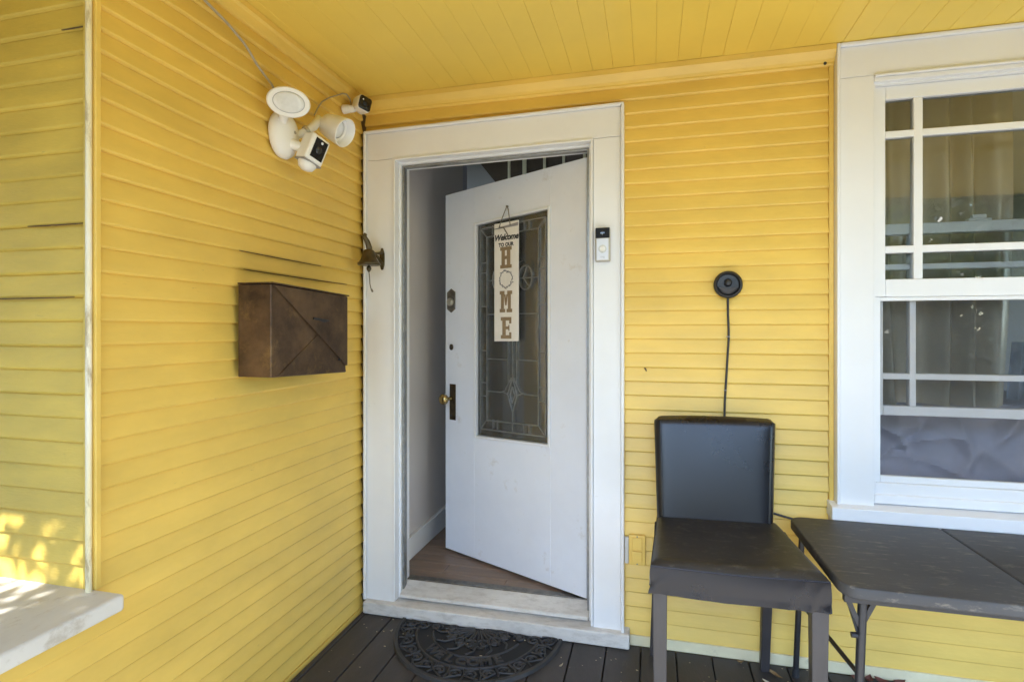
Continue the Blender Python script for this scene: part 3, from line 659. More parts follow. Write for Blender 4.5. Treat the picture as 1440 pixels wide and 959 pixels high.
# ------------------------------------------------------------------ doorbell
db = thing('video_doorbell', (1.106, -.019, 1.58), 'small video doorbell with black camera window on the right door casing', 'doorbell')
b = MB(); b.box(1.0775, 1.1385, -.042, -.0185, 1.582, 1.721); b.build('body', M['satin'], db, bevel=.005, seg=3)
b = MB(); b.box(1.0795, 1.1365, -.0445, -.0395, 1.677, 1.7195); cw = b.build('camera_window', M['bell_black'], db, bevel=.002)
b = MB(); b.lathe((1.108, -.0446, 1.698), (0, -1, 0), [(.010, 0), (.009, .0012), (.004, .0016)], 16); b.build('lens', M['dark_glass'], cw, smooth=True)
b = MB(); b.box(1.0835, 1.1325, -.0448, -.0395, 1.587, 1.6755); b.build('face_plate', M['silver_plate'], db, bevel=.002)
b = MB(); b.lathe((1.108, -.0447, 1.632), (0, -1, 0), [(.0165, 0), (.0165, .0018), (.0115, .0022), (.0115, .0001)], 26, cap=False); b.build('button_ring', M['satin'], db, smooth=True)
b = MB(); b.lathe((1.108, -.0447, 1.632), (0, -1, 0), [(.0105, 0), (.0105, .0010), (.009, .0014)], 22); b.build('button', M['white_plastic'], db, smooth=True)
vs, fs = text_mesh("ring", .011); MB().add([(1.108 + v.x, -.0450, 1.600 + v.y) for v in vs], fs).build('lettering', M['grey_print'], db)

# ------------------------------------------------------------------ ship bell
be = thing('door_bell', (.11, -.02, 1.60), 'aged brass bell on an ornate wall bracket beside the door casing', 'bell')
mp = MB(); mp.quadplate([(.104 + a, -.0185, 1.630 + c) for a, c in ((-.012, .02), (-.004, .045), (.004, .045), (.012, .02), (.012, -.03), (.005, -.055), (-.005, -.055), (-.012, -.03))], (0, -1, 0), .006); mp.build('mount_plate', M['bell'], be, bevel=.002)
bc = Vector((.090, -.118, 1.58))
b = MB(); arc = [(.104, -.022, 1.60), (.104, -.040, 1.612), (.102, -.060, 1.630), (.098, -.085, 1.640), (.093, -.105, 1.645), (.089, -.117, 1.650)]
b.tube(arc, [.008, .007, .006, .006, .007, .008], 8)
b.tube([(.104, -.022, 1.655), (.102, -.05, 1.648), (.097, -.085, 1.643)], [.008, .006, .005], 8)
b.tube([(.092, -.110, 1.640), (.090, -.116, 1.665), (.085, -.124, 1.690), (.078, -.130, 1.706), (.070, -.132, 1.716)], [.012, .014, .012, .010, .007], 8)
b.tube([(.070, -.132, 1.716), (.074, -.126, 1.722), (.082, -.122, 1.718)], [.006, .008, .004], 6)
b.build('bracket', M['bell'], be, smooth=True)
b = MB(); b.lathe(bc, (0, 0, 1), [(.047, .006), (.050, .009), (.050, .014), (.044, .020), (.034, .034), (.029, .050), (.026, .066), (.018, .074), (.007, .078), (.006, .086)], 28); b.build('bell_body', M['bell'], be, smooth=True)
b = MB(); b.tube([bc + Vector((0, 0, .03)), bc + Vector((0, 0, -.006))], .004, 6); b.lathe(bc + Vector((0, 0, -.024)), (0, 0, 1), [(.003, 0), (.008, .006), (.011, .014), (.010, .022), (.004, .028)], 14); b.build('clapper', M['bell'], be, smooth=True)
b = MB(); b.tube([bc + Vector((0, 0, -.024)), bc + Vector((.003, 0, -.05)), bc + Vector((.004, .001, -.075)), bc + Vector((.009, 0, -.095)), bc + Vector((.014, 0, -.108))], .0022, 6)
b.tube([bc + Vector((.012, 0, -.100)), bc + Vector((.018, 0, -.112))], .004, 6); b.build('pull_cord', M['twine'], be)

# ------------------------------------------------------------------ mailbox
mbx = thing('mailbox', (.0, -.61, 1.13), 'bronze wall mailbox with a diagonal flap on the yellow side wall', 'mailbox')
y0, y1, D0, D1 = -.829, -.389, .014, .138
def mz(y): return -(y + .829) * .034
def MP(x, y, z): return Vector((x, y, z + mz(y)))
def mhexa(b, x0, x1, ya, yb, za, zb): return b.hexa([MP(x0, ya, za), MP(x1, ya, za), MP(x1, yb, za), MP(x0, yb, za), MP(x0, ya, zb), MP(x1, ya, zb), MP(x1, yb, zb), MP(x0, yb, zb)])
b = MB(); mhexa(b, D0, D1, y0, y1, 1.149, 1.446); b.build('box', M['bronze'], mbx, bevel=.003)
b = MB(); mhexa(b, .0005, D0 - .0005, y0 + .03, y1 - .03, 1.17, 1.43); b.build('back_plate', M['black_metal'], mbx)
b = MB(); mhexa(b, D0, D1 + .010, y0 - .003, y1 + .010, 1.447, 1.452); b.build('lid', M['bronze'], mbx, bevel=.0015)
b = MB(); b.quadplate([MP(D1 + .0005, y0 + .004, 1.444), MP(D1 + .0005, y1 - .006, 1.176), MP(D1 + .0005, y1 + .003, 1.176), MP(D1 + .0005, y1 + .003, 1.4455)], (1, 0, 0), .0055); b.build('flap', M['bronze'], mbx, bevel=.0015)
b = MB(); b.quadplate([MP(D1 + .0003, y0 + .03, 1.152), MP(D1 + .0003, -.575, 1.296), MP(D1 + .0003, y1 - .008, 1.170), MP(D1 + .0003, y1 - .002, 1.152)], (1, 0, 0), .0022); b.build('lower_panel', M['bronze'], mbx, bevel=.001)
b = MB(); b.quadplate([MP(D1 + .006, -.617, 1.345), MP(D1 + .006, -.545, 1.338), MP(D1 + .006, -.510, 1.345), MP(D1 + .006, -.545, 1.349), MP(D1 + .006, -.612, 1.353)], (1, 0, 0), .004); b.build('pull_tab', M['black_metal'], mbx, bevel=.001)
b = MB()
b.lathe(MP(D1 + .0005, y1 - .055, 1.20), (1, 0, 0), [(.004, 0), (.004, .008)], 8); b.build('rivet', M['black_metal'], mbx)

# ------------------------------------------------------------------ floodlight camera
fc = thing('floodlight_camera', (.0, -.60, 1.98), 'white floodlight camera with two lamp heads high on the yellow side wall', 'security light')
dirv = lambda a: Vector(a).normalized()
b = MB(); b.lathe((.0, -.600, 2.005), (1, 0, 0), [(.070, 0), (.074, .012), (.070, .026), (.056, .040), (.034, .048), (.006, .050)], 32, sx=.95, sy=1.18); bs = b.build('base', M['white_plastic'], fc, smooth=True)
b = MB(); b.lathe((.0492, -.585, 2.015), (1, 0, .1), [(.006, 0), (.006, .002)], 10); b.build('screw', M['satin'], bs)
# oval upper lamp head
c1 = Vector((.10, -.69, 2.078)); d1 = dirv((.62, -.70, -.38))
b = MB(); b.lathe(c1 - d1 * .050, d1, [(.022, -.006), (.044, .0), (.058, .016), (.064, .034), (.064, .050), (.060, .054)], 36, sx=1.10, sy=.78); h1 = b.build('lamp_head', M['white_plastic'], fc, smooth=True)
b = MB(); b.lathe(c1 + d1 * .0042, d1, [(.047, 0), (.047, .0012), (.043, .0040)], 36, sx=1.06, sy=.70); b.build('lens', M['lens'], h1, smooth=True)
b = MB(); b.lathe(c1 + d1 * .0038, d1, [(.049, 0), (.049, .0008)], 36, sx=1.06, sy=.71); b.build('lens_rim', M['grey_print'], h1)
b = MB(); b.tube([(.035, -.635, 2.04), (.06, -.66, 2.065), tuple(c1 - d1 * .05)], .016, 12); b.build('arm', M['white_plastic'], fc, smooth=True)
# right lamp head, cup open towards lower right
c2 = Vector((.15, -.430, 2.062)); d2 = dirv((.86, -.04, -.44))
cp = [(a * 1.16, c) for a, c in [(.010, -.098), (.024, -.096), (.036, -.080), (.042, -.050), (.046, -.010), (.048, .012), (.046, .014), (.043, .010), (.038, -.020), (.030, -.024)]]
b = MB(); b.lathe(c2, d2, cp, 32, cap=False); h2 = b.build('lamp_head', M['white_plastic'], fc, smooth=True)
b = MB(); b.lathe(c2 - d2 * .024, d2, [(.030, 0), (.030, .002), (.024, .006), (.012, .008), (.001, .009)], 28); b.build('lens', M['lens'], h2, smooth=True)
b = MB(); a0 = c2 - d2 * .094; b.tube([(.030, -.550, 2.018), (.060, -.520, 2.045), (.068, -.500, 2.065), tuple(a0 + Vector((-.016, -.012, .012))), tuple(a0)], [.015, .014, .016, .016, .013], 12); b.build('arm', M['white_plastic'], fc, smooth=True)
b = MB(); b.lathe((.052, -.528, 2.038), (.4, .5, .5), [(.019, 0), (.019, .012)], 16); b.build('swivel_ring', M['satin'], fc, smooth=True)
# camera head
c3 = Vector((.125, -.572, 1.945)); d3 = dirv((.80, -.30, -.16)); u3 = Vector((0, 0, 1)).cross(d3).normalized(); v3 = d3.cross(u3)
ca = R(-17); uu = u3 * math.cos(ca) + v3 * math.sin(ca); vv = v3 * math.cos(ca) - u3 * math.sin(ca)
def cbox(b, hw, hh, d0, d1_, cx=0, cy=0): 
    c = c3 + uu * cx + vv * cy
    return b.hexa([c + uu * sx * hw + vv * sy * hh + d3 * dd for dd in (d0, d1_) for sx, sy in ((-1, -1), (1, -1), (1, 1), (-1, 1))])
b = MB(); cbox(b, .039, .050, -.05, .012, 0, .006); ch = b.build('camera_body', M['white_plastic'], fc, bevel=.009, seg=4, smooth=True)
b = MB(); cbox(b, .026, .037, .0118, .0145, .003, .008); b.build('camera_window', M['black_gloss'], ch, bevel=.001)
b = MB(); b.lathe(c3 + d3 * .0146 + uu * .003 + vv * .005, d3, [(.014, 0), (.013, .001), (.006, .002), (.001, .0022)], 20); b.build('lens', M['dark_glass'], ch, smooth=True)
b = MB(); b.lathe(c3 + d3 * .0146 + uu * .005 + vv * .034, d3, [(.005, 0), (.004, .0015)], 12); b.build('sensor', M['led'], ch, smooth=True)
b = MB(); b.lathe(c3 - vv * .047 - d3 * .020, -vv, [(.034, 0), (.034, .006), (.028, .020), (.014, .028), (.002, .030)], 24, sx=1.0, sy=.9, up=d3); b.build('motion_sensor', M['white_plastic'], ch, smooth=True)
b = MB(); cbox(b, .037, .002, -.048, .0124, 0, -.046); b.build('seam', M['grey_print'], ch)
b = MB(); b.tube([(.03, -.60, 1.975), (.06, -.59, 1.965), tuple(c3 - d3 * .04)], .018, 12); b.build('arm', M['white_plastic'], fc, smooth=True)

# small cube camera in the corner
sc = thing('security_camera', (.03, -.12, 2.26), 'small white cube camera with a black face in the ceiling corner', 'camera')
c4 = Vector((.085, -.150, 2.288)); d4 = dirv((.84, -.50, -.08)); u4 = Vector((0, 0, 1)).cross(d4).normalized(); v4 = d4.cross(u4)
u4, v4 = u4 * math.cos(.2) - v4 * math.sin(.2), v4 * math.cos(.2) + u4 * math.sin(.2)
def rounded_plate(b, c, hw, rad, stations, n=6):   # stations: [(depth, scale)]
    ring = []
    for qx, qy, a0 in ((1, 1, 0), (-1, 1, 90), (-1, -1, 180), (1, -1, 270)):
        for i in range(n + 1):
            a = R(a0 + 90 * i / n); ring.append((qx * (hw - rad) + rad * math.cos(a), qy * (hw - rad) + rad * math.sin(a)))
    k = len(ring); vs = [c + d4 * dd + u4 * x * sc_ + v4 * y * sc_ for dd, sc_ in stations for x, y in ring]
    m_ = len(stations)
    return b.add(vs, [(i * k + j, i * k + (j + 1) % k, (i + 1) * k + (j + 1) % k, (i + 1) * k + j) for i in range(m_ - 1) for j in range(k)] + [tuple(range(k - 1, -1, -1)), tuple((m_ - 1) * k + j for j in range(k))])
b = MB(); rounded_plate(b, c4, .0315, .013, [(-.062, .55), (-.060, .80), (-.050, .94), (-.03, 1), (0, 1), (.005, .97), (.0062, .93)]); sb = b.build('body', M['white_plastic'], sc, smooth=True)
b = MB(); rounded_plate(b, c4, .029, .011, [(.0058, 1), (.0085, 1), (.0094, .95)]); b.build('face', M['black_gloss'], sb, smooth=True)
b = MB(); b.lathe(c4 + d4 * .0096 - u4 * .013 + v4 * .013, d4, [(.0035, 0), (.003, .001)], 10); b.build('sensor', M['led'], sb)
b = MB(); b.lathe(c4 + d4 * .0096, d4, [(.010, 0), (.009, .0008), (.002, .001)], 18); b.build('lens', M['dark_glass'], sb, smooth=True)
b = MB(); b.tube([(.0, -.175, 2.262), (.022, -.175, 2.262), tuple(c4 - d4 * .055 - v4 * .012)], [.020, .018, .012], 14); b.build('mount', M['white_plastic'], sc, smooth=True)

b = MB(); b.tube([(.012, -1.05, 2.318), (.012, -.966, 2.283), (.012, -.87, 2.262), (.012, -.803, 2.238), (.010, -.77, 2.222), (.012, -.74, 2.196), (.012, -.70, 2.176), (.012, -.663, 2.160), (.012, -.63, 2.13), (.02, -.62, 2.09)], .0042, 6)
tag(b.build('cable', M['cable'], smooth=True), 'thin grey cable running from the ceiling edge down to the floodlight', 'cable')
b = MB(); b.tube([(.008, -.405, 2.150), (.008, -.378, 2.192), (.008, -.352, 2.224), (.009, -.30, 2.262), (.009, -.255, 2.288), (.010, -.20, 2.320), (.012, -.172, 2.328), (.014, -.150, 2.318), (.012, -.135, 2.30), (.014, -.150, 2.272)], .0030, 6)
tag(b.build('cable', M['cable'], smooth=True), 'thin kinked wire between the floodlight and the small corner camera', 'cable')

# ------------------------------------------------------------------ round wall lamp with cord
wl = thing('wall_lamp', (1.595, -.002, 1.42), 'round black dome wall lamp above the leather chair', 'lamp')
lc = Vector((1.595, -.001, 1.478))
b = MB(); b.lathe(lc, (0, -1, 0), [(.044, 0), (.053, .006), (.054, .020), (.050, .027), (.045, .029), (.041, .024), (.040, .014)], 36, cap=False); dsk = b.build('rim', M['black_metal'], wl, smooth=True)
b = MB(); b.lathe(lc, (0, -1, 0), [(.0405, .010), (.0405, .013), (.002, .0135)], 30); b.build('dish', M['black_metal'], wl, smooth=True)
b = MB(); vs = []; n1, n2 = 20, 8    # lower hood
for i in range(n1 + 1):
    a = PI + PI * i / n1
    for j in range(n2 + 1):
        q = j / n2; rr = .042 * (1 - q); vs.append(lc + Vector((.042 * math.cos(a) * (1 - q * .05), -.018 - .012 * math.sin(q * PI / 2), .042 * math.sin(a) * (1 - q) - .010 * q)))
b.add(vs, [(i * (n2 + 1) + j, (i + 1) * (n2 + 1) + j, (i + 1) * (n2 + 1) + j + 1, i * (n2 + 1) + j + 1) for i in range(n1) for j in range(n2)]); b.build('hood', M['black_metal'], wl, smooth=True)
b = MB(); b.lathe(lc + Vector((0, 0, .008)), (0, -1, 0), [(.016, .013), (.015, .022), (.010, .028), (.002, .031)], 18); b.build('bulb', M['black_metal'], wl, smooth=True)
b = MB(); b.tube([(1.596, -.006, 1.428), (1.5965, -.004, 1.36), (1.599, -.004, 1.30), (1.599, -.004, 1.26), (1.594, -.004, 1.18), (1.589, -.004, 1.09), (1.585, -.004, 1.02), (1.583, -.004, .93), (1.60, -.004, .80), (1.66, -.005, .66), (1.74, -.006, .595), (1.80, -.008, .580), (1.86, -.02, .570)], .0045, 8); b.build('cord', M['black_cable'], wl, smooth=True)
for z in (1.272, 1.06): MB().box(1.590 if z > 1.2 else 1.581, 1.604 if z > 1.2 else 1.592, -.0092, -.001, z, z + .0035).build('cord_clip', M['grey_print'], wl)

# painted-over outlet cover
oc = thing('outlet_cover', (1.24, -.002, .34), 'outlet cover painted yellow low on the wall beside the door casing', 'outlet')
b = MB(); b.box(1.212, 1.279, -.010, .004, .335, .458); b.build('plate', M['yellow'], oc, bevel=.003)
for z in (.345, .400): 
    b = MB(); b.box(1.225, 1.266, -.0165, -.0098, z, z + .048); b.build('flap', M['yellow'], oc, bevel=.0025)
b = MB(); b.box(1.196, 1.2115, -.013, .004, .340, .448); b.build('hinge_block', M['ledge'], oc, bevel=.002)
for z in (.340, .452):
    b = MB(); b.lathe((1.246, -.0098, z), (0, -1, 0), [(.003, 0), (.003, .002)], 8); b.build('screw', M['pewter'], oc)

# ------------------------------------------------------------------ window
wn = thing('window', (2.6, 0, .6), 'large white sash window with prairie muntins and a half open lower sash', 'window')
WX0, WX1 = 1.977, 3.236
def wpair(b, x0, x1, *a):
    b.box(x0, x1, *a); b.box(WX0 + WX1 - x1, WX0 + WX1 - x0, *a); return b
for x0, x1 in ((1.990, 2.104), (WX0 + WX1 - 2.104, WX0 + WX1 - 1.990)):
    MB().box(x0, x1, -.018, .022, .648, 2.2435).build('side_casing', M['wtrim'], wn, bevel=.002)
MB().box(1.990, WX1 - .013, -.0182, .022, 2.2445, 2.3585).build('head_casing', M['wtrim'], wn, bevel=.002)
b = MB(); wpair(b, WX0, 1.9895, -.032, .022, .648, 2.3735); b.box(1.9897, WX1 - .0127, -.0318, .022, 2.359, 2.3733); b.build('back_band', M['wtrim'], wn, bevel=.004)
b = MB(); b.box(2.1045, WX0 + WX1 - 2.1045, -.030, .018, 2.2345, 2.2440); b.box(2.1045, WX0 + WX1 - 2.1045, -.022, .018, 2.218, 2.234); b.build('head_moulding', M['wtrim'], wn, bevel=.003)
b = MB(); wpair(b, 2.1045, 2.1125, -.006, .13, .66, 2.2175); b.box(2.1126, WX0 + WX1 - 2.1126, -.004, .13, 2.210, 2.2178); b.build('jamb', M['wtrim'], wn)
# upper sash
def sash(name, y0, y1, xi, zb_in, zt_in, rail_b, rail_t, xo, mv, mh, m):
    s = MB(); s_ = s
    wpair(s, xo, xi, y0, y1, rail_b, rail_t)
    s.box(xi + .0002, WX0 + WX1 - xi - .0002, y0 + .0004, y1, rail_b, zb_in); s.box(xi + .0002, WX0 + WX1 - xi - .0002, y0 + .0004, y1, zt_in, rail_t)
    o = s.build(name, m, wn, bevel=.003)
    for x0, x1 in (mv, (WX0 + WX1 - mv[1], WX0 + WX1 - mv[0])):
        MB().box(x0, x1, y0 + .003, y1 - .004, zb_in, zt_in).build('muntin', m, o, bevel=.003)
    for z0_, z1_ in mh:
        MB().box(xi, WX0 + WX1 - xi, y0 + .0035, y1 - .0045, z0_, z1_).build('muntin', m, o, bevel=.003)
    xs = [xi, (mv[0] + mv[1]) / 2, WX0 + WX1 - (mv[0] + mv[1]) / 2, WX0 + WX1 - xi]
    zs = [zb_in] + sorted((a + c) / 2 for a, c in mh) + [zt_in]
    for i in range(3):
        for j in range(len(zs) - 1):
            t = rng.uniform(-.0008, .0008); t2 = rng.uniform(-.0008, .0008); ym = (y0 + y1) / 2
            b = MB(); a, c, e, f = xs[i], xs[i + 1], zs[j], zs[j + 1]
            b.hexa([(a, ym + t, e), (c, ym + t2, e), (c, ym + t2 + .003, e), (a, ym + t + .003, e), (a, ym - t2, f), (c, ym - t, f), (c, ym - t + .003, f), (a, ym - t2 + .003, f)])
            b.build('pane', M['glass'], o)
    return o
sash('upper_sash', .012, .050, 2.152, 1.489, 2.160, 1.4235, 2.2095, 2.1130, (2.245, 2.275), ((1.587, 1.614), (2.017, 2.043)), M['wtrim'])
ls = sash('lower_sash', .056, .094, 2.160, 1.012, 1.662, .976, 1.702, 2.1135, (2.249, 2.271), ((1.1125, 1.135), (1.528, 1.550)), M['wtrim'])
b = MB(); b.box(2.44, 2.515, .060, .088, 1.7025, 1.712); b.box(2.455, 2.50, .064, .084, 1.712, 1.727); b.build('sash_lock', M['wtrim'], ls, bevel=.003)
# screen in the lower half
b = MB(); wpair(b, 2.1130, 2.136, .014, .034, .731, 1.4225); b.box(2.1362, WX0 + WX1 - 2.1362, .0142, .034, 1.4085, 1.4225); b.box(2.1362, WX0 + WX1 - 2.1362, .0142, .034, .731, .755)
scf = b.build('screen_frame', M['wtrim'], wn, bevel=.002)
b = MB(); b.box(2.136, WX0 + WX1 - 2.136, .027, .0275, .755, 1.4085); b.build('insect_screen', M['screen'], scf)
b = MB(); b.box(2.1135, WX0 + WX1 - 2.1135, .004, .10, .668, .7305); b.box(2.106, WX0 + WX1 - 2.106, -.010, .10, .655, .690); b.build('inner_sill', M['wtrim'], wn, bevel=.005, seg=3)
b = MB(); b.hexa([(1.953, -.058, .595), (WX1 + .02, -.058, .595), (WX1 + .02, .03, .60), (1.953, .03, .60), (1.953, -.058, .642), (WX1 + .02, -.058, .642), (WX1 + .02, .03, .656), (1.953, .03, .656)]); b.build('sill', M['wtrim'], wn, bevel=.003)
b = MB(); b.box(1.960, WX1 + .014, -.046, .02, .574, .5935); b.build('sill_moulding', M['wtrim'], wn, bevel=.003)

# ------------------------------------------------------------------ leather chair
ch = thing('chair', (1.53, -.3, 0), 'dark leather side chair with worn seat standing against the yellow wall', 'chair')
def grid_solid(fn, nu, nv, th_fn):
    """front face fn(u,v) and back face th_fn(u,v); closed"""
    vs = [fn(i / nu, j / nv) for i in range(nu + 1) for j in range(nv + 1)] + [th_fn(i / nu, j / nv) for i in range(nu + 1) for j in range(nv + 1)]
    N = (nu + 1) * (nv + 1); k = nv + 1
    fs = [(i * k + j, (i + 1) * k + j, (i + 1) * k + j + 1, i * k + j + 1) for i in range(nu) for j in range(nv)]
    fs += [(N + i * k + j, N + i * k + j + 1, N + (i + 1) * k + j + 1, N + (i + 1) * k + j) for i in range(nu) for j in range(nv)]
    for i in range(nu): fs += [(i * k, N + i * k, N + (i + 1) * k, (i + 1) * k), (i * k + nv, (i + 1) * k + nv, N + (i + 1) * k + nv, N + i * k + nv)]
    for j in range(nv): fs += [(j, j + 1, N + j + 1, N + j), (nu * k + j, N + nu * k + j, N + nu * k + j + 1, nu * k + j + 1)]
    return MB().add(vs, fs)
# backrest: slightly wider at the top, leaning back, bulging front
def sq(t, p=10): return 1 - abs(2 * t - 1) ** p
def backp(u, v, side):
    zc = .560 + .408 * v
    hw = .203 + .018 * v
    rc = .016                      # rounded corners
    ex = 1 - .035 * (1 - max(0, 1 - max(0, (v - .95) / .05) ** 2) ** .5)
    x = 1.5275 + .006 * v + (2 * u - 1) * hw * ex
    topdrop = .012 * max(0, (abs(2 * u - 1) - .9) / .1) ** 2.5 * v ** 30 + .005 * (2 * u - 1) ** 2 * v
    lean = -.150 + .075 * v
    t = .030 * (sq(u, 14) * sq(v, 24)) ** .5 + .004
    bow = .010 * (2 * u - 1) ** 2
    y = lean - bow * .6 + (-(t + .006 * sq(u, 2) * sq(v, 2)) if side == 0 else t * .8)
    return Vector((x, y, zc - topdrop + .004 * (u - .5)))
b = grid_solid(lambda u, v: backp(u, v, 0), 44, 40, lambda u, v: backp(u, v, 1)); bk_ = b.build('backrest', M['leather'], ch, smooth=True)
for u in (.055, .945):    # stitched seams along the two sides of the backrest
    MB().tube([backp(u, v / 24, 0) + Vector((0, -.0004, 0)) for v in range(0, 25)], .0013, 6).build('piping', M['leather'], bk_, smooth=True)
# seat: cushion with skirt
SX0, SX1, SXB0, SXB1 = 1.302, 1.797, 1.325, 1.748; SY0, SY1 = -.590, -.125
def seatp(u, v, side):
    # u across, v from front (0) to back (1)
    xa = SX0 + (SXB0 - SX0) * v; xb = SX1 + (SXB1 - SX1) * v
    x = xa + (xb - xa) * u; y = SY0 + (SY1 - SY0) * v - .010 * (1 - v) * (1 - (2 * u - 1) ** 2)
    if side == 0:
        e = (sq(u, 16) * sq(v, 20)) ** .5
        z = .583 + .018 * e - .006 * math.exp(-((u - .5) / .28) ** 2 - ((v - .45) / .3) ** 2) + .002 * noise.noise((x * 9, y * 9, 2)) + .004 * (u - .5)
        return Vector((x, y, z))
    return Vector((x, y, .566))
b = grid_solid(lambda u, v: seatp(u, v, 0), 40, 36, lambda u, v: seatp(u, v, 1)); b.build('seat', M['leather_seat'], ch, smooth=True)
# skirt: leather wrapped round the frame, loose at the lower front edge
b = MB(); per = []
def rect_per(t):
    c = [(SX0, SY0), (SX1, SY0), (SXB1, SY1), (SXB0, SY1)]
    i = int(t * 4) % 4; f = t * 4 - int(t * 4); a, d = c[i], c[(i + 1) % 4]
    return a[0] + (d[0] - a[0]) * f, a[1] + (d[1] - a[1]) * f - (.010 * (1 - (2 * f - 1) ** 2) if i == 0 else 0)
NP, NZ = 160, 12; vs = []
cx, cy = 1.545, -.36
for i in range(NP):
    t = i / NP; x, y = rect_per(t); seg_i = int(t * 4); f = t * 4 - seg_i
    for j in range(NZ + 1):
        q = j / NZ; z = .5815 - .085 * q
        out = .002 + .003 * math.sin(q * PI)
        if q > .75: out += .004 * (q - .75) / .25 + .004 * (q - .75) / .25 * noise.noise((x * 22, y * 22, 5))
        if seg_i == 0 and f > .72: out += .008 * q * math.sin((f - .72) * 60 + q * 5) * (f - .72) / .28    # creases at the right front corner
        if seg_i == 3 and f > .8 or (seg_i == 0 and f < .1): out += .005 * q * math.sin(f * 50 + q * 8)
        dx, dy = x - cx, y - cy; L_ = math.hypot(dx, dy)
        zz = z + (.0025 * noise.noise((x * 7, y * 7, 8)) * q)
        vs.append((x + dx / L_ * out, y + dy / L_ * out, zz))
k = NZ + 1
b.add(vs, [(i * k + j, ((i + 1) % NP) * k + j, ((i + 1) % NP) * k + j + 1, i * k + j + 1) for i in range(NP) for j in range(NZ)])
b.build('skirt', M['leather'], ch, smooth=True)
b = MB(); b.tube([seatp(u / 30, 0, 0) + Vector((0, -.001, -.002)) for u in range(31)], .0028, 6); b.build('piping', M['leather'], ch, smooth=True)
b = MB(); b.box(1.32, 1.775, -.575, -.14, .515, .565); b.build('seat_frame', M['legwood'], ch)
def leg(x0, x1, y0, y1, xb0, xb1, yb0, yb1, zt_):
    b = MB(); b.hexa([(xb0, yb0, 0), (xb1, yb0, 0), (xb1, yb1, 0), (xb0, yb1, 0), (x0, y0, zt_), (x1, y0, zt_), (x1, y1, zt_), (x0, y1, zt_)])
    return b.build('leg', M['legwood'], ch, bevel=.003)
leg(1.306, 1.350, -.588, -.543, 1.312, 1.347, -.586, -.551, .515)
leg(1.750, 1.796, -.588, -.543, 1.752, 1.788, -.586, -.551, .515)
leg(1.315, 1.352, -.165, -.125, 1.296, 1.324, -.062, -.030, .56)
leg(1.700, 1.738, -.165, -.125, 1.706, 1.738, -.062, -.030, .56)

# ------------------------------------------------------------------ folding table
tb = thing('folding_table', (2.3, -.34, 0), 'charcoal folding table with centre seam under the window', 'table')
TZ = .600
def rrect(x0, x1, y0, y1, rr, corners, n=8):
    pts = []
    for (cx_, cy_, a0, key) in ((x0, y0, 180, 'a'), (x1, y0, 270, 'b'), (x1, y1, 0, 'c'), (x0, y1, 90, 'd')):
        if key in corners:
            sx = 1 if cx_ == x0 else -1; sy = 1 if cy_ == y0 else -1
            for i in range(n + 1):
                a = R(a0 + 90 * i / n); pts.append((cx_ + sx * rr + rr * math.cos(a), cy_ + sy * rr + rr * math.sin(a)))
        else: pts.append((cx_, cy_))
    return pts
def tabletop(x0, x1, corners):
    def rot(x, y): return (x + (y + .36) * -.02, y - (x - 2.3) * .018)
    pts = [rot(*p) for p in rrect(x0, x1, -.658, -.066, .055, corners)]
    b = MB(); b.quadplate([(x, y, TZ - .034) for x, y in pts], (0, 0, 1), .034)
    return b.build('tabletop', M['plastic_table'], tb, bevel=.006, seg=3, smooth=True)
tabletop(1.806, 2.297, 'ad'); tabletop(2.3005, 2.80, 'bc')
b = MB(); b.box(1.83, 2.78, -.60, -.58, .535, .565); b.box(1.83, 2.78, -.13, -.11, .535, .565); b.build('frame_rail', M['black_metal'], tb, bevel=.002)
def tleg(top, bot, rr): 
    t = Vector(top); q = Vector(bot); mid = t.lerp(q, .42)
    o = MB().tube([t, q], rr, 12).build('leg', M['black_metal'], tb, smooth=True)
    MB().tube([q + Vector((0, 0, .03)), q], rr * 1.25, 12).build('foot_cap', M['rubber'], o, smooth=True)
    return o
tleg((1.900, -.53, .565), (1.880, -.53, 0), .0125); tleg((1.845, -.085, .565), (1.828, -.06, 0), .0105)
MB().tube([(1.838, -.074, .43), (1.835, -.070, .30)], .0135, 12).build('leg_sleeve', M['black_metal'], tb, smooth=True)
tleg((2.70, -.53, .565), (2.72, -.53, 0), .0125); tleg((2.70, -.085, .565), (2.72, -.07, 0), .0125)
for a, c in (((1.845, -.53, .545), (1.892, -.53, .44)), ((1.945, -.53, .552), (1.892, -.53, .44)), ((1.86, -.50, .54), (1.892, -.53, .41))):
    MB().bar(a, c, .013, .013, (0, 1, 0)).build('brace', M['black_metal'], tb)
b = MB(); b.tube([(1.888, -.53, .30), (1.829, -.075, .30)], .007, 8); b.build('cross_bar', M['black_metal'], tb, smooth=True)
b = MB(); b.lathe((1.888, -.545, .42), (-1, 0, 0), [(.008, .008), (.008, .024)], 10); b.build('bolt', M['black_metal'], tb)

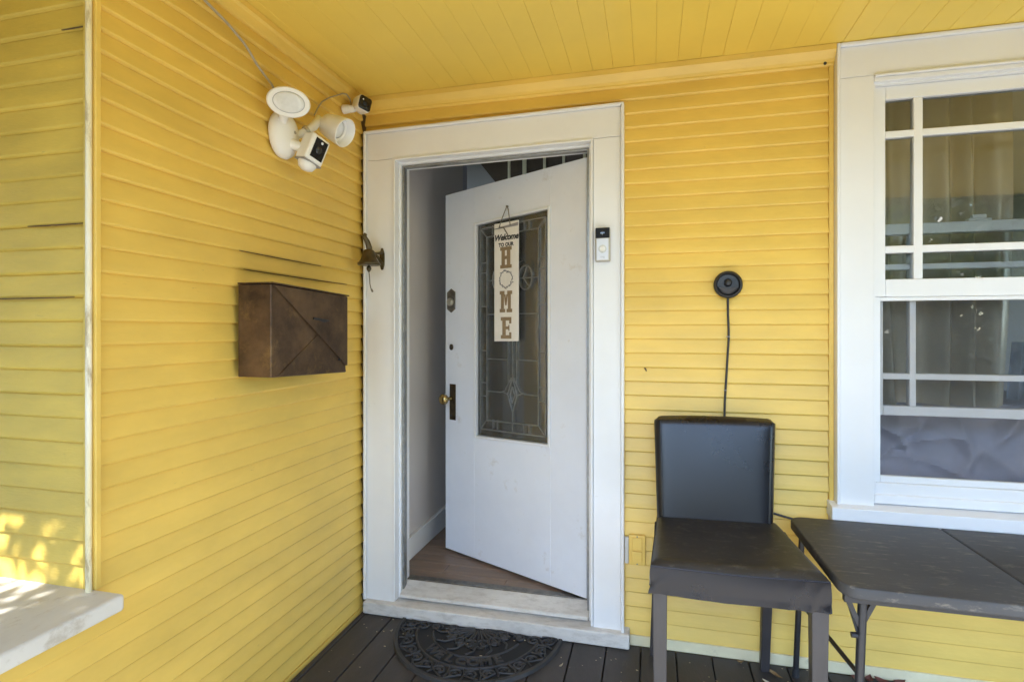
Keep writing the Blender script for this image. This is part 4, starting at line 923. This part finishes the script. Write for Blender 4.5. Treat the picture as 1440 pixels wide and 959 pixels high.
# ------------------------------------------------------------------ half-round door mat
dm = thing('door_mat', (.583, -.2, 0), 'half round black rubber doormat with scrollwork and raised lettering', 'doormat')
MC = Vector((.583, -.052, 0)); MR = .362
def mp_(r_, a, z): return Vector((MC.x + r_ * math.cos(a), MC.y + r_ * 1.05 * math.sin(a), z))
b = MB(); n = 60; pts = [mp_(MR - .004, PI + PI * i / n, .0045) for i in range(n + 1)]
b.quadplate([(p.x, p.y, .001) for p in pts], (0, 0, 1), .0045); b.build('backing', M['rubber_dark'], dm)
def arcstrip(r_, w, z0_, z1_, a0=PI, a1=2 * PI, n=64):
    b = MB(); vs = []
    for i in range(n + 1):
        a = a0 + (a1 - a0) * i / n
        for rr, z in ((r_ - w / 2, z0_), (r_ - w / 2 + .003, z1_), (r_ + w / 2 - .003, z1_), (r_ + w / 2, z0_)): vs.append(mp_(rr, a, z))
    b.add(vs, [(i * 4 + j, (i + 1) * 4 + j, (i + 1) * 4 + j + 1, i * 4 + j + 1) for i in range(n) for j in range(3)]); return b
arcstrip(MR - .010, .020, .001, .014).build('rim', M['rubber_relief'], dm, smooth=True)
arcstrip(MR - .095, .012, .005, .012, PI * 1.05, PI * 1.95).build('band', M['rubber_relief'], dm, smooth=True)
arcstrip(MR - .165, .010, .005, .011, PI * 1.1, PI * 1.9).build('band', M['rubber_relief'], dm, smooth=True)
b = MB()
def ribbon(b, pts, w=.0075):
    b.tube([Vector((x, y, .010)) for x, y in pts], w * .62, 6)
def spiral(b, cx_, cy_, r0, a0, turns, sgn, w=.0075, tail=None):
    n = int(12 * turns) + 2; pts = []
    for i in range(n + 1):
        t = i / n; a = a0 + sgn * turns * 2 * PI * t; rr = r0 * (1 - .78 * t); pts.append((cx_ + rr * math.cos(a), cy_ + rr * math.sin(a)))
    if tail: pts = [tail] + pts
    ribbon(b, pts, w); b.lathe((pts[-1][0], pts[-1][1], .004), (0, 0, 1), [(.007, 0), (.007, .006), (.004, .008)], 8)
n = 15
for i in range(n):      # outer ring of scrolls
    a = PI + PI * (i + .5) / n; p = mp_(MR - .055, a, 0); sgn = 1 if i % 2 else -1
    spiral(b, p.x, p.y, .027, a + PI / 2 * sgn, 1.35, sgn, tail=tuple(mp_(MR - .022, a - sgn * .085, 0))[:2])
    q = mp_(MR - .024, a + PI / n / 2, 0); q2 = mp_(MR - .088, a + PI / n * .5, 0); ribbon(b, [tuple(q)[:2], tuple(mp_(MR - .05, a + PI / n * .62, 0))[:2], tuple(q2)[:2]], .006)
for i in range(7):      # inner palm scrolls
    a = PI + PI * (i + .5) / 7; p = mp_(.115, a, 0); sgn = 1 if i < 3.5 else -1
    spiral(b, p.x, p.y, .034, a, 1.6, sgn, .008, tail=tuple(mp_(.02, a, 0))[:2])
    ribbon(b, [tuple(mp_(.03, a + .2, 0))[:2], tuple(mp_(.10, a + .26, 0))[:2], tuple(mp_(.165, a + .16, 0))[:2], tuple(mp_(.19, a, 0))[:2]], .007)
for sx in (-1, 1):
    for (ox, oy, rr, a0, sg_) in ((.245, -.035, .032, 0, 1), (.185, -.03, .026, PI, -1), (.315, -.030, .022, PI / 2, 1)):
        spiral(b, MC.x + sx * ox, MC.y + oy, rr, a0 if sx > 0 else PI - a0, 1.4, sg_ * sx)
b.build('scrollwork', M['rubber_relief'], dm, smooth=True)
for i, chx in enumerate("WELCOME"):
    a = PI * 1.5 + (i - 3) * .21; p = mp_(MR - .130, a, .0055); rot = a - 1.5 * PI
    vs, fs = text_mesh(chx, .062, bold=.003)
    c_, s_ = math.cos(rot), math.sin(rot)
    tb_ = MB(); N = len(vs)
    top = [(p.x + v.x * c_ - v.y * s_, p.y + v.x * s_ + v.y * c_, .0125) for v in vs]
    bot = [(x, y, .005) for x, y, z in top]
    from collections import Counter
    ec = Counter(); od = {}
    for f in fs:
        for q in range(len(f)):
            e = (f[q], f[(q + 1) % len(f)]); ec[tuple(sorted(e))] += 1; od[tuple(sorted(e))] = e
    sides = [(od[e][0], od[e][0] + N, od[e][1] + N, od[e][1]) for e, c in ec.items() if c == 1]
    tb_.add(top + bot, list(fs) + sides); tb_.build('letter', M['rubber_relief'], dm)

# ------------------------------------------------------------------ dry leaves and litter on the deck
def dry_leaf(x, y, a, L_, W_, m, label, curl=.01, z=.0015):
    b = MB(); vs = []; n = 8
    for i in range(n + 1):
        t = i / n; w_ = W_ * math.sin(PI * (t ** .8)) * .5
        for q in (-1, 0, 1):
            lx = (t - .5) * L_; ly = q * w_
            zz = z + curl * (2 * t - 1) ** 2 + curl * .6 * abs(q) * math.sin(PI * t) + .002 * noise.noise((lx * 60, ly * 60, x * 9))
            vs.append((x + lx * math.cos(a) - ly * math.sin(a), y + lx * math.sin(a) + ly * math.cos(a), zz))
    b.add(vs, [(i * 3 + j, (i + 1) * 3 + j, (i + 1) * 3 + j + 1, i * 3 + j + 1) for i in range(n) for j in range(2)])
    return tag(b.build('dry_leaf', m, smooth=True), label, 'leaf', 'dry leaves on the porch deck')
dry_leaf(1.753, -.075, -.9, .075, .018, M['dryleaf'], 'long brown dry leaf beside the rear chair leg')
dry_leaf(1.640, -.022, .5, .034, .016, M['dryleaf'], 'small curled brown leaf at the wall foot behind the chair')
dry_leaf(1.72, -.14, -.7, .05, .016, M['paleleaf'], 'pale split leaf in front of the rear chair leg')
dry_leaf(.262, -.086, .3, .022, .012, M['paleleaf'], 'pale leaf scrap tucked under the door sill corner')
dry_leaf(.216, -.155, 1.0, .016, .010, M['paleleaf'], 'pale crumb of leaf on the deck left of the mat')
dry_leaf(.965, -.22, 1.2, .03, .008, M['paleleaf'], 'pale sliver of leaf on the deck right of the mat')
for (x, y, a, s, lb) in ((2.045, -.03, .2, .05, 'dark red leaf at the left end of the leaf pile by the table leg'), (2.085, -.026, 1.1, .045, 'dark red crumpled leaf in the leaf pile under the table'), (2.125, -.028, -.5, .05, 'dark red leaf right of the crumpled one under the table'), (2.185, -.022, .4, .05, 'dark red leaf at the right end of the leaf pile under the table')):
    dry_leaf(x, y, a, s, s * .6, M['redleaf'], lb, .016)
b = MB()
for k in range(80):
    x, y = rng.uniform(.03, 2.3), -abs(rng.gauss(0, .22)) - .012
    if y < -1.2: continue
    s = rng.uniform(.0012, .0045); a = rng.uniform(0, PI)
    zc = .0018 if not ((Vector((x, y, 0)) - MC).length < MR) else .0068
    if .02 < x < 1.22 and y > -.05: continue
    b.add([(x + s * 1.6 * math.cos(a + q * PI / 2) * (1 if q % 2 else .5), y + s * math.sin(a + q * PI / 2), zc + (.001 if q == 1 else 0)) for q in range(4)], [(0, 1, 2, 3)])
tag(b.build('leaf_litter', M['paleleaf']), 'tiny pale crumbs of leaf litter scattered over the deck', 'litter', kind='stuff')

# ------------------------------------------------------------------ trees facing the porch
def tree(x, y, h, cr, nleaf, label, m, seed, base=-.5, crown_low=.35, sz=.11):
    rg = random.Random(seed)
    t = thing('tree', (x, y, base), label, 'tree', 'trees in front of the house')
    b = MB(); top = Vector((x + rg.uniform(-.3, .3), y + rg.uniform(-.3, .3), base + h * .8))
    b.tube([(x, y, base), (x + .05, y, base + h * .2), tuple(Vector((x, y, base)).lerp(top, .5)), tuple(top)], [h * .035, h * .026, h * .018, h * .006], 9)
    clumps = []
    for k in range(16):
        a = rg.uniform(0, 2 * PI); hh = rg.uniform(crown_low, 1) ; rr = cr * rg.uniform(.35, .95) * math.sin(PI * min(.96, .12 + .8 * (hh - crown_low) / (1 - crown_low))) 
        c = Vector((x + rr * math.cos(a), y + rr * math.sin(a), base + h * hh)); clumps.append((c, cr * rg.uniform(.28, .5)))
        if k < 9:
            s_ = Vector((x, y, base)).lerp(top, rg.uniform(.35, .8)); b.tube([tuple(s_), tuple(s_.lerp(c, .5) + Vector((0, 0, .1))), tuple(c)], [h * .011, h * .007, h * .003], 6)
    b.build('trunk', M['bark'], t, smooth=True)
    vs = []; fs = []
    for k in range(nleaf):
        c, r_ = clumps[k % len(clumps)]
        d = Vector((rg.gauss(0, 1), rg.gauss(0, 1), rg.gauss(0, .8))).normalized() * r_ * rg.uniform(.25, 1.05)
        p = c + d; s = sz * rg.uniform(.6, 1.3)
        u = Vector((rg.gauss(0, 1), rg.gauss(0, 1), rg.gauss(0, 1))).normalized(); w = u.cross(Vector((rg.gauss(0, 1), rg.gauss(0, 1), rg.gauss(0, 1)))).normalized()
        o = len(vs); vs += [tuple(p - u * s), tuple(p + w * s * .42), tuple(p + u * s), tuple(p - w * s * .42)]; fs.append((o, o + 1, o + 2, o + 3))
    me = bpy.data.meshes.new('crown'); off = Vector(t.location)
    me.from_pydata([tuple(Vector(v) - off) for v in vs], [], fs); me.materials.append(m)
    o = bpy.data.objects.new('crown', me); COL.objects.link(o); o.parent = t; o['kind'] = 'stuff'
    return t
tree(-6.6, -8.2, 8.2, 2.5, 9000, 'broad leafy tree standing on the lawn left of the patio', M['leaf'], 3, sz=.13)
tree(7.6, -8.6, 5.2, 2.4, 7000, 'round leafy tree on the lawn right of the patio', M['leaf'], 4)
tree(-5.0, -3.2, 4.8, 2.0, 7000, 'added leafy tree blocking sky light at the left end of the porch', M['leaf'], 9, crown_low=.2)  # added out of view to block sky light from the left
tree(8.4, -1.3, 4.4, 2.0, 6000, 'added leafy tree blocking sky light at the right end of the porch', M['leaf'], 11, crown_low=.15)  # added out of view to close off light from the right
TL = 'leafy street tree beyond the road facing the house'
for i, (x, y, h, cr) in enumerate(((-10, -24, 4.2, 3.0), (-4, -25, 4.0, 3.0), (2, -24, 4.4, 3.0), (7.5, -21, 7.6, 3.6), (11.5, -20.5, 8.0, 3.8), (15.5, -21, 8.2, 3.9))):
    tree(x, y, h, cr, 8000, TL, M['leaf2'] if i % 2 else M['leaf'], 20 + i, crown_low=.12, sz=.2)
def shrub(x, y, h, r_, seed, label):
    rg = random.Random(seed); t = thing('shrub', (x, y, -.5), label, 'shrub', 'shrubs along the front garden')
    vs = []; fs = []
    for k in range(6000):
        a = rg.uniform(0, 2 * PI); q = rg.random() ** .5; zz = rg.random()
        rr = r_ * q * (math.sin(PI * min(1, .15 + zz * .82)) ** .5) * (.8 + .35 * noise.noise((x + 2 * math.cos(a), y + 2 * math.sin(a), zz * 3)))
        p = Vector((x + rr * math.cos(a), y + rr * math.sin(a), -.48 + h * zz)); s = .07 * rg.uniform(.6, 1.3)
        u = Vector((rg.gauss(0, 1), rg.gauss(0, 1), rg.gauss(0, 1))).normalized(); w = u.cross(Vector((rg.gauss(0, 1), rg.gauss(0, 1), rg.gauss(0, 1)))).normalized()
        o = len(vs); vs += [tuple(p - u * s), tuple(p + w * s * .45), tuple(p + u * s), tuple(p - w * s * .45)]; fs.append((o, o + 1, o + 2, o + 3))
    me = bpy.data.meshes.new('foliage'); off = Vector(t.location); me.from_pydata([tuple(Vector(v) - off) for v in vs], [], fs); me.materials.append(M['leaf'])
    o = bpy.data.objects.new('foliage', me); COL.objects.link(o); o.parent = t; o['kind'] = 'stuff'
    MB().tube([(x, y, -.5), (x + .03, y, -.2), (x, y, h * .5 - .5)], [.03, .025, .01], 6).build('stem', M['bark'], t)
SL = 'rounded green shrub in the garden bed facing the porch'
for i, (x, y, h, r_) in enumerate(((3.2, -5.4, 2.2, 1.0), (4.5, -5.6, 2.7, 1.2), (6.1, -5.4, 2.6, 1.2), (-2.0, -5.2, 1.3, .8))): shrub(x, y, h, r_, 50 + i, SL)

# leafy vine hanging from the roof edge at the left end of the porch (it throws the dapples on the ledge)
vn = thing('climbing_vine', (-.7, -3.3, -.5), 'leafy vine climbing a post up to the roof edge left of the porch', 'vine')
rg = random.Random(5); vs = []; fs = []
cl_ = [(rg.uniform(-1.7, .15), rg.uniform(-3.55, -3.15), rg.uniform(1.0, 3.1), rg.uniform(.16, .34)) for _ in range(66)]
for k in range(9000):
    cx_, cy_, cz_, r_ = cl_[k % len(cl_)]
    d = Vector((rg.gauss(0, 1), rg.gauss(0, .7), rg.gauss(0, 1))).normalized() * r_ * rg.random() ** .5
    p = Vector((cx_, cy_, cz_)) + d; s_ = .05 * rg.uniform(.6, 1.25)
    u = Vector((rg.gauss(0, 1), rg.gauss(0, 1), rg.gauss(0, 1))).normalized(); w = u.cross(Vector((rg.gauss(0, 1), rg.gauss(0, 1), rg.gauss(0, 1)))).normalized()
    o = len(vs); vs += [tuple(p - u * s_), tuple(p + w * s_ * .5), tuple(p + u * s_), tuple(p - w * s_ * .5)]; fs.append((o, o + 1, o + 2, o + 3))
me = bpy.data.meshes.new('foliage'); me.from_pydata([tuple(Vector(v) - Vector(vn.location)) for v in vs], [], fs); me.materials.append(M['leaf'])
o = bpy.data.objects.new('foliage', me); COL.objects.link(o); o.parent = vn; o['kind'] = 'stuff'
MB().tube([(-.7, -3.3, -.5), (-.75, -3.35, .8), (-.65, -3.3, 1.8), (-.8, -3.35, 2.7), (-1.4, -3.3, 3.0)], [.03, .025, .02, .016, .01], 8).build('stem', M['bark'], vn, smooth=True)
MB().tube([(-.65, -3.3, 1.8), (-.3, -3.3, 2.5), (.15, -3.35, 2.9)], [.018, .014, .008], 8).build('branch', M['bark'], vn, smooth=True)
